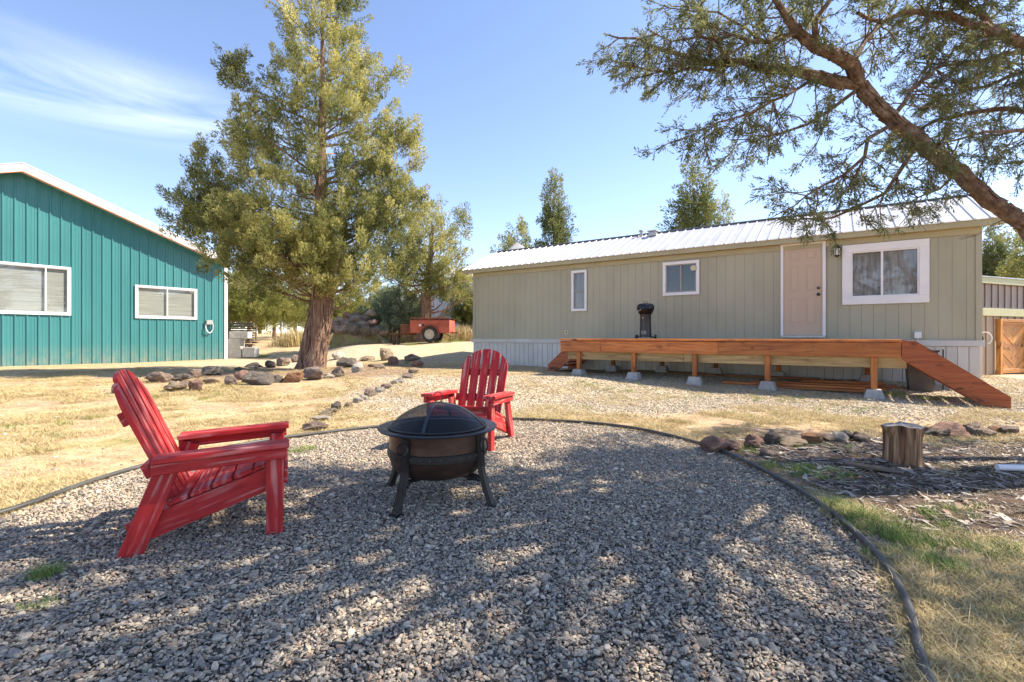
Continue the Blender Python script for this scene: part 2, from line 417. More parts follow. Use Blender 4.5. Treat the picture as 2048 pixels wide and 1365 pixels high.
# ------------------------------------------------------------------ mesh helpers
class MB:
    def __init__(s):
        s.v = []; s.f = []; s.sm = []
    def add(s, v, f, smooth=False):
        o = len(s.v)
        s.v += [tuple(p) for p in v]
        s.f += [tuple(i + o for i in q) for q in f]
        s.sm += [smooth] * len(f)
        return s
    def box(s, x0, x1, y0, y1, z0, z1, bev=0.0, mat=None):
        v, f = chamfer((x1 - x0), (y1 - y0), (z1 - z0), bev)
        c = Vector(((x0 + x1) / 2, (y0 + y1) / 2, (z0 + z1) / 2))
        v = [Vector(p) + c for p in v]
        if mat is not None:
            v = [mat @ p for p in v]
        return s.add(v, f)
    def tube(s, pts, rad, n=8, cap=True, flute=0.0, ph=0.0):
        pts = [Vector(p) for p in pts]
        if not hasattr(rad, '__len__'):
            rad = [rad] * len(pts)
        v = []; f = []
        ref = None
        for i, p in enumerate(pts):
            a = pts[max(i - 1, 0)]; b = pts[min(i + 1, len(pts) - 1)]
            d = (b - a).normalized()
            if ref is None:
                ref = d.orthogonal().normalized()
            ref = (ref - d * ref.dot(d)).normalized()
            o = d.cross(ref)
            for k in range(n):
                t = 2 * math.pi * k / n
                r = rad[i]
                if flute:
                    r *= 1 + flute * (math.sin(3 * t + ph + i * 0.35) * 0.6 + math.sin(7 * t + 1.7 + i * 0.5) * 0.35 + math.sin(5 * t - i * 0.2) * 0.3)
                if flute:
                    r *= 1 + 0.05 * random.uniform(-1, 1)
                v.append(p + ref * (r * math.cos(t)) + o * (r * math.sin(t)))
        for i in range(len(pts) - 1):
            for k in range(n):
                k2 = (k + 1) % n
                f.append((i * n + k, i * n + k2, (i + 1) * n + k2, (i + 1) * n + k))
        s.add(v, f, True)
        if cap:
            o = len(s.v) - len(v)
            s.f.append(tuple(o + k for k in reversed(range(n)))); s.sm.append(False)
            s.f.append(tuple(o + (len(pts) - 1) * n + k for k in range(n))); s.sm.append(False)
        return s
    def lathe(s, prof, n=32, c=(0, 0, 0), smooth=True, a0=0.0, a1=2 * math.pi):
        full = abs(a1 - a0 - 2 * math.pi) < 1e-6
        m = n if full else n + 1
        v = []; f = []
        for r, z in prof:
            for k in range(m):
                t = a0 + (a1 - a0) * k / n
                v.append((c[0] + r * math.cos(t), c[1] + r * math.sin(t), c[2] + z))
        for i in range(len(prof) - 1):
            for k in range(n):
                k2 = (k + 1) % m
                f.append((i * m + k, i * m + k2, (i + 1) * m + k2, (i + 1) * m + k))
        return s.add(v, f, smooth)
    def torus(s, c, R0, r, ax, n=24, m=8):
        ax = Vector(ax).normalized(); u = ax.orthogonal().normalized(); w = ax.cross(u)
        v = []; f = []
        for i in range(n):
            a = 2 * math.pi * i / n
            d = u * math.cos(a) + w * math.sin(a)
            for j in range(m):
                b = 2 * math.pi * j / m
                v.append(Vector(c) + d * (R0 + r * math.cos(b)) + ax * (r * math.sin(b)))
        for i in range(n):
            for j in range(m):
                f.append((i * m + j, ((i + 1) % n) * m + j, ((i + 1) % n) * m + (j + 1) % m, i * m + (j + 1) % m))
        return s.add(v, f, True)
    def prism(s, poly, d):
        # poly: list of Vectors (planar), extruded by vector d
        n = len(poly); d = Vector(d)
        v = [Vector(p) for p in poly] + [Vector(p) + d for p in poly]
        nrm = (v[1] - v[0]).cross(v[2] - v[1])
        f = [tuple(reversed(range(n))), tuple(range(n, 2 * n))] + [(i, (i + 1) % n, (i + 1) % n + n, i + n) for i in range(n)]
        if nrm.dot(d) < 0:
            f = [tuple(reversed(q)) for q in f]
        return s.add(v, f)
    def mesh(s, name):
        me = bpy.data.meshes.new(name)
        me.from_pydata([tuple(p) for p in s.v], [], s.f)
        if any(s.sm):
            me.polygons.foreach_set('use_smooth', s.sm)
            me.set_sharp_from_angle(angle=R(40))
        return me
    def build(s, name, m, parent=None, xf=None):
        if parent is not None and xf is None:
            inv = PM[parent.name].inverted()
            s.v = [inv @ Vector(p) for p in s.v]
        return link(name, s.mesh(name), m, parent)

_cc = {}
def chamfer(sx, sy, sz, b=0.0):
    h = (sx / 2, sy / 2, sz / 2)
    b = min(b, min(h) * 0.9)
    if b <= 0:
        v = [(i * h[0], j * h[1], k * h[2]) for i in (-1, 1) for j in (-1, 1) for k in (-1, 1)]
        f = [(0, 1, 3, 2), (4, 6, 7, 5), (0, 4, 5, 1), (2, 3, 7, 6), (0, 2, 6, 4), (1, 5, 7, 3)]
        return v, f
    idx = {}; v = []
    cs = [(i, j, k) for i in (-1, 1) for j in (-1, 1) for k in (-1, 1)]
    for c in cs:
        for a in range(3):
            idx[c, a] = len(v)
            v.append(tuple(c[q] * (h[q] if q == a else h[q] - b) for q in range(3)))
    f = []
    for a in range(3):
        o1, o2 = [q for q in range(3) if q != a]
        for sgn in (-1, 1):
            loop = []
            for (p, q) in ((-1, -1), (1, -1), (1, 1), (-1, 1)):
                c = [0, 0, 0]; c[a] = sgn; c[o1] = p; c[o2] = q
                loop.append(idx[tuple(c), a])
            f.append(loop)
        for p in (-1, 1):
            for q in (-1, 1):
                c1 = [0, 0, 0]; c1[a] = -1; c1[o1] = p; c1[o2] = q
                c2 = list(c1); c2[a] = 1
                f.append([idx[tuple(c1), o1], idx[tuple(c1), o2], idx[tuple(c2), o2], idx[tuple(c2), o1]])
    for c in cs:
        f.append([idx[c, 0], idx[c, 1], idx[c, 2]])
    out = []
    for q in f:
        P = [Vector(v[i]) for i in q]
        ce = sum(P, Vector()) / len(P)
        nn = (P[1] - P[0]).cross(P[2] - P[0])
        out.append(tuple(q) if nn.dot(ce) > 0 else tuple(reversed(q)))
    return v, out

PM = {}
def link(name, me, m, parent=None):
    o = bpy.data.objects.new(name, me)
    C.objects.link(o)
    if m is not None and not me.materials:
        me.materials.append(M[m] if isinstance(m, str) else m)
    if parent is not None:
        o.parent = parent
        PM[o.name] = PM[parent.name]
    else:
        PM[o.name] = Matrix()
    return o

def tag(o, label=None, cat=None, group=None, kind=None):
    if label: o['label'] = label
    if cat: o['category'] = cat
    if group: o['group'] = group
    if kind: o['kind'] = kind
    return o

def thing(name, label, cat, loc=(0, 0, 0), rz=0.0, group=None):
    o = bpy.data.objects.new(name, None)
    o.empty_display_size = 0.1
    C.objects.link(o)
    o.location = loc; o.rotation_euler = (0, 0, rz)
    PM[o.name] = Matrix.Translation(Vector(loc)) @ Matrix.Rotation(rz, 4, 'Z')
    return tag(o, label, cat, group)

def copy_tree(o, parent=None):
    c = o.copy(); C.objects.link(c)
    if parent is not None:
        c.parent = parent
    for ch in list(o.children):
        copy_tree(ch, c)
    return c

_bm = {}
def board(name, p0, p1, w, t, m, parent=None, up=(0, 0, 1), bev=0.004, local=False):
    """box from p0 to p1 (its own X axis), w wide across, t thick along 'up'"""
    p0 = Vector(p0); p1 = Vector(p1)
    L = (p1 - p0).length
    key = (round(L, 3), round(w, 4), round(t, 4), bev, m)
    if key not in _bm:
        v, f = chamfer(L, w, t, bev)
        b = MB(); b.add(v, f)
        me = b.mesh(name); me.materials.append(M[m]); _bm[key] = me
    x = (p1 - p0).normalized()
    z = Vector(up); z = (z - x * z.dot(x)).normalized()
    y = z.cross(x)
    mt = Matrix(((x.x, y.x, z.x), (x.y, y.y, z.y), (x.z, y.z, z.z))).to_4x4()
    mt.translation = (p0 + p1) / 2
    o = bpy.data.objects.new(name, _bm[key])
    C.objects.link(o)
    if parent is not None:
        o.parent = parent
        if not local:
            mt = PM[parent.name].inverted() @ mt
        o.matrix_basis = mt
        PM[o.name] = PM[parent.name] @ mt
    else:
        o.matrix_basis = mt
        PM[o.name] = mt
    return o

def bulk_mesh(name, V, faces4=None, faces3=None, tint=None, smooth=False):
    me = bpy.data.meshes.new(name)
    V = np.asarray(V, np.float32)
    me.vertices.add(len(V)); me.vertices.foreach_set('co', V.ravel())
    fs = faces4 if faces4 is not None else faces3
    k = fs.shape[1]
    me.loops.add(fs.size); me.loops.foreach_set('vertex_index', fs.astype(np.int32).ravel())
    me.polygons.add(len(fs)); me.polygons.foreach_set('loop_start', (np.arange(len(fs)) * k).astype(np.int32))
    if smooth:
        me.polygons.foreach_set('use_smooth', np.ones(len(fs), bool))
    if tint is not None:
        a = me.attributes.new('tint', 'FLOAT', 'POINT'); a.data.foreach_set('value', np.asarray(tint, np.float32))
    me.update(calc_edges=True); me.validate()
    return me

def unit(v):
    return v / np.maximum(np.linalg.norm(v, axis=-1, keepdims=True), 1e-9)

def leaf_mesh(name, P, D, L, W, T, rg):
    """diamond leaves: base P, direction D, length L, width W, tint T"""
    n = len(P)
    s = unit(np.cross(D, rg.normal(size=(n, 3))))
    L = np.broadcast_to(np.asarray(L, float), (n,))[:, None]; W = np.broadcast_to(np.asarray(W, float), (n,))[:, None]
    V = np.empty((n, 4, 3))
    V[:, 0] = P; V[:, 1] = P + D * L * 0.55 + s * W * 0.5; V[:, 2] = P + D * L; V[:, 3] = P + D * L * 0.55 - s * W * 0.5
    f = np.arange(n * 4).reshape(n, 4)
    return bulk_mesh(name, V.reshape(-1, 3), f, tint=np.repeat(T, 4))

def rotz(p, a):
    return Vector((p[0] * math.cos(a) - p[1] * math.sin(a), p[0] * math.sin(a) + p[1] * math.cos(a), p[2]))

ORD = ['first', 'second', 'third', 'fourth', 'fifth', 'sixth', 'seventh', 'eighth', 'ninth', 'tenth', 'eleventh', 'twelfth', 'thirteenth', 'fourteenth', 'fifteenth', 'sixteenth', 'seventeenth', 'eighteenth', 'nineteenth', 'twentieth', 'twenty-first', 'twenty-second', 'twenty-third', 'twenty-fourth', 'twenty-fifth', 'twenty-sixth']

# ------------------------------------------------------------------ edging path of the gravel circle (ground plan)
pipe_px = [(1852, 1400), (1842, 1290), (1806, 1190), (1752, 1110), (1690, 1050), (1600, 985), (1500, 932), (1420, 896), (1330, 872), (1250, 857), (1150, 846), (1010, 840), (880, 844), (760, 855), (650, 868), (560, 880), (430, 903), (300, 931), (150, 978), (0, 1036)]
path = []
for px, py in pipe_px:
    Y = HC * F / (py - HY)
    path.append(((px - CX) / F * Y, Y))
path += [(-3.35, 2.1), (-3.45, 1.1), (-2.9, -0.1), (-1.8, -0.9), (-0.5, -0.95), (0.55, -0.3), (1.05, 0.6)]
path = np.array(path)
def smooth_closed(P, n):
    m = len(P); out = []
    for i in range(m):
        p0, p1, p2, p3 = P[i - 1], P[i], P[(i + 1) % m], P[(i + 2) % m]
        for t in np.arange(n) / n:
            out.append(0.5 * ((2 * p1) + (-p0 + p2) * t + (2 * p0 - 5 * p1 + 4 * p2 - p3) * t * t + (-p0 + 3 * p1 - 3 * p2 + p3) * t ** 3))
    return np.array(out)
ring = smooth_closed(path, 8)
def even(P, step):
    Q = np.vstack([P, P[:1]]); d = np.r_[0, np.cumsum(np.linalg.norm(np.diff(Q, axis=0), axis=1))]
    t = np.linspace(0, d[-1], int(d[-1] / step), endpoint=False)
    return np.stack([np.interp(t, d, Q[:, 0]), np.interp(t, d, Q[:, 1])], -1)
ring = even(ring, 0.12)
for _ in range(5):
    ring = 0.5 * ring + 0.25 * (np.roll(ring, 1, 0) + np.roll(ring, -1, 0))
def inside(poly, x, y):
    x = np.asarray(x); y = np.asarray(y)
    r = np.zeros(x.shape, bool)
    j = len(poly) - 1
    for i in range(len(poly)):
        xi, yi = poly[i]; xj, yj = poly[j]
        c = ((yi > y) != (yj > y)) & (x < (xj - xi) * (y - yi) / (yj - yi + 1e-12) + xi)
        r ^= c
        j = i
    return r
def fnoise(x, y, s, seed=0):
    x = np.asarray(x) * s + seed * 3.1; y = np.asarray(y) * s - seed * 1.7
    return (np.sin(x * 1.0 + 1.3 * np.sin(y * 0.9)) + np.sin(y * 1.2 + 1.1 * np.sin(x * 1.1 + 2)) + 0.6 * np.sin(2.3 * x + 1.9 * y + seed) + 0.5 * np.sin(3.7 * y - 2.9 * x)) / 3.1

# ground zones, 0..1
def z_road(x, y):
    n = 0.7 * fnoise(x, y, 0.9, 1)
    a = ss(-3.2, -2.2, x + n * 0.6 + 0.12 * (y - 8)) * ss(5.6, 7.2, y + n) * ss(12.5, 10.5, y)
    far = ss(15.5, 17.5, y + n) * ss(25, 22, y + n) * ss(-16, -8, x)
    return np.maximum(a, far * 0.9)
def z_mulch(x, y):
    n = 0.35 * fnoise(x, y, 2.0, 2)
    return ss(1.65, 2.1, x - 0.12 * (y - 2.5) + n) * ss(1.9, 2.6, y + n) * ss(5.4, 4.7, y + n * 0.5) * ss(9.5, 7, x)
def z_bed(x, y):
    return ss(3.4, 2.2, np.hypot((x + 5.3) / 1.25, y - 13.2) + 0.5 * fnoise(x, y, 1.5, 5))
def z_green(x, y):
    return ss(0.15, 0.75, fnoise(x, y, 1.3, 9) + 0.4 * fnoise(x, y, 4, 4))
def z_patio(x, y):
    return inside(ring, x, y).astype(float)

# ------------------------------------------------------------------ ground sheet
def axis(fine0, fine1, step, lo, hi, grow=1.22):
    a = list(np.arange(fine0, fine1 + 1e-6, step))
    s = step; p = fine1
    while p < hi:
        s *= grow; p += s; a.append(min(p, hi))
    s = step; p = fine0
    while p > lo:
        s *= grow; p -= s; a.insert(0, max(p, lo))
    return np.array(a)
gx = axis(-9, 9.5, 0.10, -900, 900); gy = axis(-1.5, 16, 0.10, -300, 1500)
XX, YY = np.meshgrid(gx, gy)
ZZ = g(XX, YY)
ZZ = ZZ + z_mulch(XX, YY) * 0.015 * fnoise(XX, YY, 9, 3) - z_patio(XX, YY) * 0.012
V = np.stack([XX, YY, ZZ], -1).reshape(-1, 3)
nx, ny = len(gx), len(gy)
I = np.arange(nx * ny).reshape(ny, nx)
Fq = np.stack([I[:-1, :-1], I[:-1, 1:], I[1:, 1:], I[1:, :-1]], -1).reshape(-1, 4)
me = bulk_mesh('ground', V, Fq, smooth=True)
for nm, fn in (('road', z_road), ('mulch', z_mulch), ('patio', z_patio), ('green', z_green), ('bed', z_bed)):
    a = me.attributes.new(nm, 'FLOAT', 'POINT'); a.data.foreach_set('value', fn(XX, YY).astype(np.float32).ravel())

m, nt, b = nodes('ground')
gc = nt.nodes.new('ShaderNodeTexCoord').outputs['Object']
def attr(n):
    a = nt.nodes.new('ShaderNodeAttribute'); a.attribute_name = n; return a.outputs['Fac']
n1 = noise(nt, gc, 0.9, 8, 0.65); n2 = noise(nt, gc, 7, 8, 0.7); n3 = noise(nt, gc, 38, 4, 0.7)
vo = nt.nodes.new('ShaderNodeTexVoronoi'); vo.inputs['Scale'].default_value = 32
nt.links.new(gc, vo.inputs['Vector'])
straw = ramp(nt, n2, [(0.3, (0.24, 0.165, 0.085)), (0.45, (0.44, 0.325, 0.18)), (0.58, (0.56, 0.44, 0.255)), (0.75, (0.66, 0.55, 0.35))])
dirt = ramp(nt, n2, [(0.3, (0.30, 0.20, 0.12)), (0.7, (0.54, 0.39, 0.25))])
base = mixc(nt, maprange(nt, n1, 0.42, 0.6), straw, dirt)
gr = nt.nodes.new('ShaderNodeMath'); gr.operation = 'MULTIPLY'
nt.links.new(attr('green'), gr.inputs[0]); nt.links.new(maprange(nt, n3, 0.35, 0.6, 0, 0.75), gr.inputs[1])
base = mixc(nt, gr.outputs[0], base, (0.24, 0.25, 0.07))
stone = ramp(nt, vo.outputs['Color'], [(0.1, (0.26, 0.21, 0.15)), (0.4, (0.43, 0.36, 0.26)), (0.65, (0.55, 0.47, 0.35)), (0.9, (0.66, 0.58, 0.46))])
stone = mixc(nt, maprange(nt, n1, 0.38, 0.6, 0, 0.75), stone, straw)
base = mixc(nt, 1.0, base, ramp(nt, n3, [(0.32, (0.55, 0.5, 0.45)), (0.5, (0.95, 0.95, 0.95)), (0.7, (1.1, 1.1, 1.1))]), 'MULTIPLY')
base = mixc(nt, attr('road'), base, stone)
mul_c = ramp(nt, n2, [(0.3, (0.045, 0.03, 0.021)), (0.55, (0.095, 0.066, 0.046)), (0.75, (0.19, 0.14, 0.10))])
base = mixc(nt, attr('mulch'), base, mul_c)
bed_c = ramp(nt, n2, [(0.3, (0.15, 0.095, 0.062)), (0.7, (0.34, 0.24, 0.165))])
bm_ = nt.nodes.new('ShaderNodeMath'); bm_.operation = 'MULTIPLY'; bm_.inputs[1].default_value = 0.95
nt.links.new(attr('bed'), bm_.inputs[0])
base = mixc(nt, bm_.outputs[0], base, bed_c)
pat = ramp(nt, n3, [(0.3, (0.08, 0.07, 0.06)), (0.7, (0.22, 0.195, 0.165))])
base = mixc(nt, attr('patio'), base, pat)
nt.links.new(base, b.inputs['Base Color'])
b.inputs['Roughness'].default_value = 0.95
b.inputs['Specular IOR Level'].default_value = 0.15
hs_ = nt.nodes.new('ShaderNodeMath'); hs_.operation = 'ADD'
nt.links.new(n2, hs_.inputs[0]); nt.links.new(n3, hs_.inputs[1])
bump(nt, b, hs_.outputs[0], 0.6, 0.03)
M['ground'] = m
ground = link('ground', me, 'ground')
tag(ground, kind='structure')

# ------------------------------------------------------------------ black edging pipe
pm = MB()
rp = [Vector((x, y, float(g(x, y)) + 0.018 + 0.003 * math.sin(i * 0.37))) for i, (x, y) in enumerate(ring)]
pm.tube(rp + [rp[0]], 0.017, 10, cap=False)
tag(pm.build('edging_pipe', 'pipe'), 'black plastic pipe edging laid in a circle around the dark gravel', 'edging')

# ------------------------------------------------------------------ scatter with geometry nodes (only for uncountable stuff)
def proto_mesh(name, m, v, f, smooth=False):
    me = bpy.data.meshes.new(name); me.from_pydata([tuple(p) for p in v], [], [tuple(q) for q in f])
    if smooth:
        me.polygons.foreach_set('use_smooth', [True] * len(me.polygons))
    me.materials.append(M[m])
    return bpy.data.objects.new(name, me)

def scatter(name, label, cat, P, Rt, Sc, protos):
    n = len(P)
    me = bpy.data.meshes.new(name)
    me.vertices.add(n); me.vertices.foreach_set('co', np.asarray(P, np.float32).ravel())
    a = me.attributes.new('rot', 'FLOAT_VECTOR', 'POINT'); a.data.foreach_set('vector', np.asarray(Rt, np.float32).ravel())
    a = me.attributes.new('scl', 'FLOAT_VECTOR', 'POINT'); a.data.foreach_set('vector', np.asarray(Sc, np.float32).ravel())
    a = me.attributes.new('pick', 'INT', 'POINT'); a.data.foreach_set('value', rng.integers(0, len(protos), n).astype(np.int32))
    o = bpy.data.objects.new(name, me); C.objects.link(o)
    gn = bpy.data.node_groups.new(name, 'GeometryNodeTree')
    gn.interface.new_socket('Geometry', in_out='INPUT', socket_type='NodeSocketGeometry')
    gn.interface.new_socket('Geometry', in_out='OUTPUT', socket_type='NodeSocketGeometry')
    gi = gn.nodes.new('NodeGroupInput'); go = gn.nodes.new('NodeGroupOutput')
    ip = gn.nodes.new('GeometryNodeInstanceOnPoints')
    jn = gn.nodes.new('GeometryNodeJoinGeometry')
    for p in protos:
        oi = gn.nodes.new('GeometryNodeObjectInfo'); oi.inputs['Object'].default_value = p
        ti = gn.nodes.new('GeometryNodeGeometryToInstance')
        gn.links.new(oi.outputs['Geometry'], ti.inputs[0]); gn.links.new(ti.outputs[0], jn.inputs[0])
    def na(nm, ty):
        q = gn.nodes.new('GeometryNodeInputNamedAttribute'); q.data_type = ty; q.inputs['Name'].default_value = nm
        return q.outputs['Attribute']
    gn.links.new(gi.outputs[0], ip.inputs['Points']); gn.links.new(jn.outputs[0], ip.inputs['Instance'])
    ip.inputs['Pick Instance'].default_value = True
    gn.links.new(na('pick', 'INT'), ip.inputs['Instance Index'])
    gn.links.new(na('rot', 'FLOAT_VECTOR'), ip.inputs['Rotation'])
    gn.links.new(na('scl', 'FLOAT_VECTOR'), ip.inputs['Scale'])
    gn.links.new(ip.outputs[0], go.inputs[0])
    md = o.modifiers.new('scatter', 'NODES'); md.node_group = gn
    return tag(o, label, cat, kind='stuff')

def ico(sub, seed, sq=(1, 1, 1), amp=0.22, ncut=5):
    import bmesh
    bm = bmesh.new(); bmesh.ops.create_icosphere(bm, subdivisions=sub, radius=1)
    r = np.random.default_rng(seed)
    K = r.normal(size=(5, 3)); ph = r.uniform(0, 6, 5)
    cut = [(unit(r.normal(size=3)), r.uniform(0.5, 0.8)) for _ in range(ncut)]
    v = []
    for q in bm.verts:
        p = np.array(q.co)
        d = 1 + amp * sum(math.sin(2.1 * float(K[i] @ p) + ph[i]) for i in range(5)) / 2.5
        p = p * d
        for cn_, cd_ in cut:
            e = float(cn_ @ p) - cd_
            if e > 0: p = p - cn_ * e * 0.85
        v.append(p * np.array(sq))
    f = [[q.index for q in fa.verts] for fa in bm.faces]
    bm.free()
    return v, f

# ------------------------------------------------------------------ mobile home (frame: x along the front wall to the right, y into the house)
UX = Vector((0.8305, -0.557, 0)); UY = Vector((0.557, 0.8305, 0))
HRZ = math.atan2(UX.y, UX.x)
DOORY = 10.76
P0 = Vector(((1605 - CX) / F * DOORY, DOORY, 0))
def along(px, off=0.0):
    """distance along the wall line (moved 'off' towards the camera) hit by the pixel column, from P0, and its depth"""
    k = (px - CX) / F
    A = P0 - UY * off
    t = (k * A.y - A.x) / (UX.x - k * UX.y)
    return t, A.y + t * UX.y
T0 = along(947)[0]; T1 = along(1962)[0]
HL = T1 - T0
HO = P0 + UX * T0
def hw(px, py, off=0.0):
    t, Y = along(px, off)
    return t - T0, HC + (HY - py) / F * Y
def Hp(x, y, z):
    return HO + UX * x + UY * y + Vector((0, 0, z))
HM = Matrix.Translation(HO) @ Matrix.Rotation(HRZ, 4, 'Z')
Z_SK, Z_SID, Z_EAVE = 0.05, hw(1500, 685)[1], 3.30
HD = 3.65

house = thing('mobile_home', 'long sage green mobile home with white metal roof behind the wooden deck', 'mobile home', HO, HRZ)
def hb():
    return MB()
def hbuild(b, name, m, parent=house):
    b.v = [tuple(p) for p in b.v]
    return b.build(name, m, parent, xf=True)

openings = {}
def opening(nm, pxl, pyt, pxr, pyb):
    """opening corners: left column/top row taken on the left edge, right column/bottom row on the right edge"""
    x0 = hw(pxl, pyt)[0]; x1 = hw(pxr, pyb)[0]
    xm = (pxl + pxr) / 2
    openings[nm] = [x0, x1, None, None]
    return x0, x1
def rect(nm, pxl, pxr, top_m, bot_m):
    x0 = hw(pxl, 0)[0]; x1 = hw(pxr, 0)[0]
    z1 = hw((pxl + pxr) / 2, top_m)[1]; z0 = hw((pxl + pxr) / 2, bot_m)[1]
    openings[nm] = (x0, x1, z0, z1)
rect('w1', 1148, 1170, 546, 618)          # outer edge of the sash, inside the white trim
rect('w2', 1332, 1393, 529, 585)
rect('door', 1567, 1645, 490, 671)
rect('w3', 1702, 1838, 500, 593)

def cut_rect(x0, x1, z0, z1, holes):
    out = [(x0, x1, z0, z1)]
    for (a, b, c, d) in holes:
        nxt = []
        for (p, q, r, s) in out:
            if b <= p or a >= q or d <= r or c >= s:
                nxt.append((p, q, r, s)); continue
            if a > p: nxt.append((p, a, r, s))
            if b < q: nxt.append((b, q, r, s))
            m0, m1 = max(a, p), min(b, q)
            if c > r: nxt.append((m0, m1, r, c))
            if d < s: nxt.append((m0, m1, d, s))
        out = nxt
    return out

PW = 0.203
n = int(round(HL / PW)); pw = HL / n
for i in range(n):
    gap = 0.004 if i % 6 else 0.008
    for (p, q, r, s) in cut_rect(i * pw, (i + 1) * pw - gap, Z_SID, Z_EAVE, openings.values()):
        if q - p > 0.004:
            hbuild(MB().box(p, q, 0, 0.02, r, s, 0.002), 'siding_plank', 'siding')
# body behind the planks, ends and back wall
b = MB()
for (p, q, r, s) in cut_rect(0.005, HL - 0.005, Z_SID, Z_EAVE, openings.values()):
    b.box(p, q, 0.0075, 0.06, r, s)
b.box(0, 0.05, 0.06, HD, Z_SID, Z_EAVE); b.box(HL - 0.05, HL, 0.06, HD, Z_SID, Z_EAVE)
b.box(0.05, HL - 0.05, HD - 0.05, HD, Z_SID, Z_EAVE); b.box(0.05, HL - 0.05, 0.06, HD - 0.05, Z_SID, Z_SID + 0.1)
hbuild(b, 'wall', 'siding')
ZR = 4.10
for x in (0.0, HL - 0.04):
    hbuild(MB().prism([(x, 0.0, Z_EAVE), (x, HD, Z_EAVE), (x, HD / 2, ZR - 0.06)], (0.04, 0, 0)), 'gable_end', 'siding')
for x in (-0.012, HL - 0.078):
    hbuild(MB().box(x, x + 0.09, -0.022, 0.0, Z_SID, Z_EAVE, 0.003), 'corner_trim', 'siding')
b = MB().box(-0.04, HL + 0.05, -0.05, -0.001, Z_SID - 0.055, Z_SID + 0.06, 0.004)
hbuild(b, 'skirt_rail', 'skirt')
sw = 0.165; n = int(HL / sw)
for i in range(n):
    w = HL / n
    dz = 0.12 * 0.5
    b = MB().box(i * w, (i + 1) * w - 0.008, -0.005 - 0.004 * (i % 2), 0.012, -0.08, Z_SID - 0.06, 0.004)
    hbuild(b, 'skirt_panel', 'skirt')
hbuild(MB().box(0.002, HL - 0.002, 0.014, 0.05, -0.1, Z_SID), 'skirt_backing', 'skirt')
hbuild(MB().box(HL - 0.06, HL, 0.05, HD, -0.1, Z_SID), 'skirt_end', 'skirt')
hbuild(MB().box(0.0, 0.06, 0.05, HD, -0.1, Z_SID), 'skirt_end', 'skirt')
# eave: fascia board, soffit, roof panels with ribs
OV = 0.16; EX = 0.32
slope = math.atan2(ZR - Z_EAVE, HD / 2)
ze = Z_EAVE - OV * math.tan(slope)
hbuild(MB().box(-EX, HL + EX, -OV - 0.02, -OV, ze - 0.10, ze + 0.035, 0.003), 'fascia_board', 'fascia')
hbuild(MB().box(-EX + 0.01, HL + EX - 0.01, -OV, 0.0 - 0.023, ze - 0.095, ze - 0.075), 'soffit', 'fascia')
hbuild(MB().box(0, HL, -0.03, -0.0225, ze - 0.22, ze - 0.096, 0.003), 'frieze_board', 'fascia')
rs = 0.229; n = int(round((HL + 2 * EX) / rs)); rs = (HL + 2 * EX) / n
cs, sn = math.cos(slope), math.sin(slope)
def roofpt(x, d, hgt):
    """d: distance up the front slope from the eave edge, hgt above the sheet"""
    return (x, -OV - 0.05 + d * cs - hgt * sn, ze + 0.045 - 0.03 + d * sn + hgt * cs)
SL = (HD / 2 + OV + 0.05) / cs
for i in range(n):
    x = -EX + i * rs
    prof = [(0, 0), (0.012, 0.022), (0.036, 0.022), (0.048, 0), (rs, 0)]
    v = []; f = []
    for (a, h_) in prof:
        v += [roofpt(x + a, 0, h_), roofpt(x + a, SL, h_)]
    for k in range(len(prof) - 1):
        f.append((2 * k, 2 * k + 2, 2 * k + 3, 2 * k + 1))
    v += [roofpt(x, 0, -0.006), roofpt(x + rs, 0, -0.006)]
    f.append((0, 10, 11, 8, 6, 4, 2))
    hbuild(MB().add(v, f), 'roof_panel', 'roofmetal')
b = MB()
b.prism([(-EX, HD / 2, ze + 0.02 + SL * sn - 0.01), (-EX, HD + OV, ze), (-EX, HD + OV, ze - 0.03), (-EX, HD / 2, ze + SL * sn - 0.06)], (HL + 2 * EX, 0, 0))
hbuild(b, 'rear_roof', 'roofmetal')
b = MB()
b.prism([(-EX - 0.005, -OV - 0.045, ze - 0.02), (-EX - 0.005, HD / 2, ZR - 0.09), (-EX - 0.005, HD / 2, ZR + 0.0), (-EX - 0.005, -OV - 0.045, ze + 0.012)], (0.025, 0, 0))
b.prism([(-EX - 0.005, HD + OV, ze - 0.02), (-EX - 0.005, HD / 2, ZR - 0.09), (-EX - 0.005, HD / 2, ZR + 0.0), (-EX - 0.005, HD + OV, ze + 0.012)], (0.025, 0, 0))
hbuild(b, 'rake_board', 'roofdark')
b = MB()
b.prism([(HL + EX - 0.02, -OV - 0.045, ze - 0.12), (HL + EX - 0.02, HD / 2, ZR - 0.15), (HL + EX - 0.02, HD / 2, ZR + 0.0), (HL + EX - 0.02, -OV - 0.045, ze + 0.012)], (0.025, 0, 0))
hbuild(b, 'rake_board', 'fascia')
zt = ze + 0.015 + SL * sn
hbuild(MB().box(-EX, HL + EX, HD / 2 - 0.06, HD / 2 + 0.10, zt - 0.0, zt + 0.035, 0.006), 'ridge_cap', 'roofdark')

